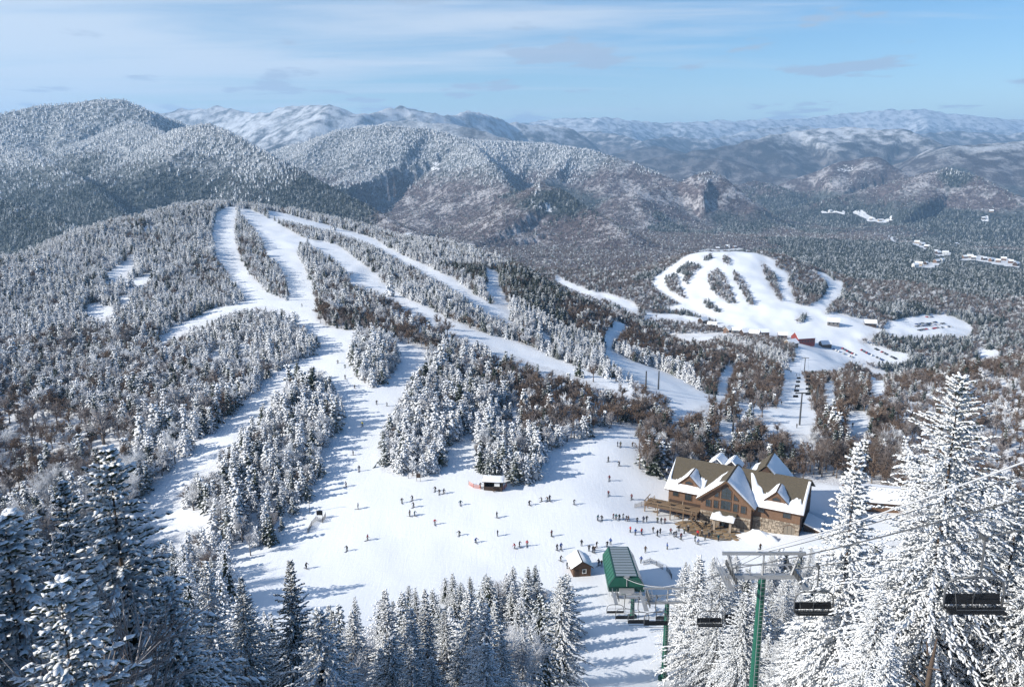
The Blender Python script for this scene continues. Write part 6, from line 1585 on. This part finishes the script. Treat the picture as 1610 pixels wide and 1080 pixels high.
# parked cars
cmx = {}
def car_mesh(pk):
    if pk in cmx: return cmx[pk]
    b_ = MB(); pr2 = [(-2.2, .35), (-2.25, .85), (-1.5, .98), (-.9, 1.5), (1.0, 1.52), (1.7, 1.0), (2.2, .92), (2.25, .35)]
    b_.prism([(x, -.85, z) for x, z in pr2], (0, 1.7, 0)); cmx[pk] = b_.mesh('car_body', 'paint_' + pk); return cmx[pk]
whl = MB().tube([(0, -.1, 0), (0, .1, 0)], .34, 10).mesh('car_wheel', 'black_pad'); gls = MB().box(-.85, .95, -.87, .87, 1.02, 1.40).mesh('car_glass', 'window_glass')
def car(p_, rz, pk, label, group):
    t = empty('parked_car', tuple(p_), rz); tag(t, label, 'car', group)
    link(bpy.data.objects.new('body', car_mesh(pk)), t); link(bpy.data.objects.new('window_band', gls), t)
    for sx in (-1.4, 1.4):
        for sy in (-.82, .82): o = link(bpy.data.objects.new('wheel', whl), t); o.location = (sx, sy, .34)
rows = [((370,900),(500,962),'upper'),((450,893),(575,955),'upper'),((250,885),(345,932),'upper'),((210,895),(330,945),'upper'),((675,758),(800,744),'oval'),((680,771),(870,746),'oval'),((695,793),(900,771),'oval'),((740,716),(780,716),'oval')]
for a, b_, lot in rows:
    pa, pb = (ground_at(*G([q])[0], d0=400.0) for q in (a, b_)); L = (pb - pa).length; n = max(3, min(16, int(L / 2.9))); rz = math.atan2(pb.y - pa.y, pb.x - pa.x) + math.pi / 2
    for i in range(n):
        if vh.random() < .12: continue
        p_ = pa.lerp(pb, (i + .5) / n); p_.z = gz(p_.x, p_.y); pk = vh.choice(['black', 'black', 'grey', 'silver', 'blue', 'red', 'white', 'grey'])
        car(p_, rz, pk, pk + ' car parked in a row ' + ('in the oval snowy lot' if lot == 'oval' else 'in the lot beyond the red lodge'), 'cars in the ' + lot + ' lot')
# covered conveyor on the hillside
pa, pb = ground_at(1312, 490, d0=400.0), ground_at(1387, 438, d0=400.0); t = empty('covered_conveyor', tuple(pa)); tag(t, 'long pale covered conveyor running straight up the wooded slope by the second ski hill', 'conveyor')
path = []
for i in range(15): p_ = pa.lerp(pb, i / 14); p_.z = gz(p_.x, p_.y) + 2.0; path.append(p_ - pa)
m_ = MB(); m_.tube(path, 2.3, 10); m_.build('tunnel', 'conveyor_skin', t, True)
m_ = MB()
for p_ in path: m_.box(p_.x - .25, p_.x + .25, p_.y - .25, p_.y + .25, p_.z - 5, p_.z)
m_.build('support', 'wood_dark', t)
# second chairlift in the valley and poles on the runs
def small_tower(u, v, h, label, bar=True):
    q = ground_at(u, v, d0=180.0); t = empty('valley_lift_tower', tuple(q)); tag(t, label, 'lift tower', 'valley lift towers')
    m_ = MB(); m_.tube([(0, 0, -1), (0, 0, h)], [.38, .26], 8); m_.build('mast', 'steel_dark', t)
    if bar: m_ = MB(); m_.box(-2.6, 2.6, -.15, .15, h - .4, h); m_.build('crossarm', 'steel_dark', t)
    return q + Vector((0, 0, h))
tt_ = [small_tower(1257, 668, 13, 'steel tower of the valley chairlift nearest the lodge'), small_tower(1264, 590, 13, 'steel tower of the valley chairlift in the middle of its trail'), small_tower(1248, 566, 12, 'steel tower of the valley chairlift by the red lodge')]
small_tower(1015, 617, 9, 'slim pole at the edge of the long traverse run', False); small_tower(1035, 612, 8, 'slim pole further along the long traverse run', False); small_tower(1152, 681, 9, 'slim pole among the brown trees behind the lodge', False); small_tower(1283, 646, 11, 'slim pole beside the valley chairlift', False); small_tower(1100, 612, 9, 'slim pole at the foot of the brown grove', False)
cz = MB(); cz.box(-1.0, 1.0, -.25, .25, -2.6, -2.35); cz.box(-1.0, 1.0, .2, .3, -2.4, -1.8); CS = cz.mesh('chair_seat', 'black_pad'); CHg = MB().tube([(0, 0, 0), (.1, 0, -1.2), (0, 0, -2.2)], .05, 4).mesh('chair_hanger', 'steel_dark')
for sx in (-2.4, 2.4):
    o = rope('valley_rope', [p_ + Vector((sx, 0, .1)) for p_ in tt_], .04, 'steel_dark', 'thin rope of the valley chairlift' + (' on its uphill lane' if sx > 0 else ' on its downhill lane'))
    for i in range(5):
        p_ = (tt_[0] + Vector((sx, 0, 0))).lerp(tt_[1] + Vector((sx, 0, 0)), (i + .3 + (.4 if sx > 0 else 0)) / 5.6 * .5); t = empty('valley_lift_chair', tuple(p_)); tag(t, 'small empty chair hanging on the valley chairlift', 'chair', 'valley lift chairs')
        link(bpy.data.objects.new('seat', CS), t); link(bpy.data.objects.new('hanger', CHg), t)
HAZE_DENSITY = 6.5e-5

# ------------------------------------------------------------------ air
k = bpy.data.materials.new('haze_air'); k.use_nodes = True
nt = k.node_tree; nt.nodes.clear()
pv = nt.nodes.new('ShaderNodeVolumePrincipled'); om = nt.nodes.new('ShaderNodeOutputMaterial')
pv.inputs['Color'].default_value = (0.42, 0.68, 1.0, 1); pv.inputs['Density'].default_value = HAZE_DENSITY
pv.inputs['Anisotropy'].default_value = 0.1
nt.links.new(pv.outputs[0], om.inputs['Volume'])
MATS['haze_air'] = k
hz = MB(); hz.box(-26000, 26000, -400, 27000, float(GZ.min()) - 3, max(float(GZ.max()), 30.0) + 40)
ho = hz.build('haze', 'haze_air'); ho['kind'] = 'stuff'
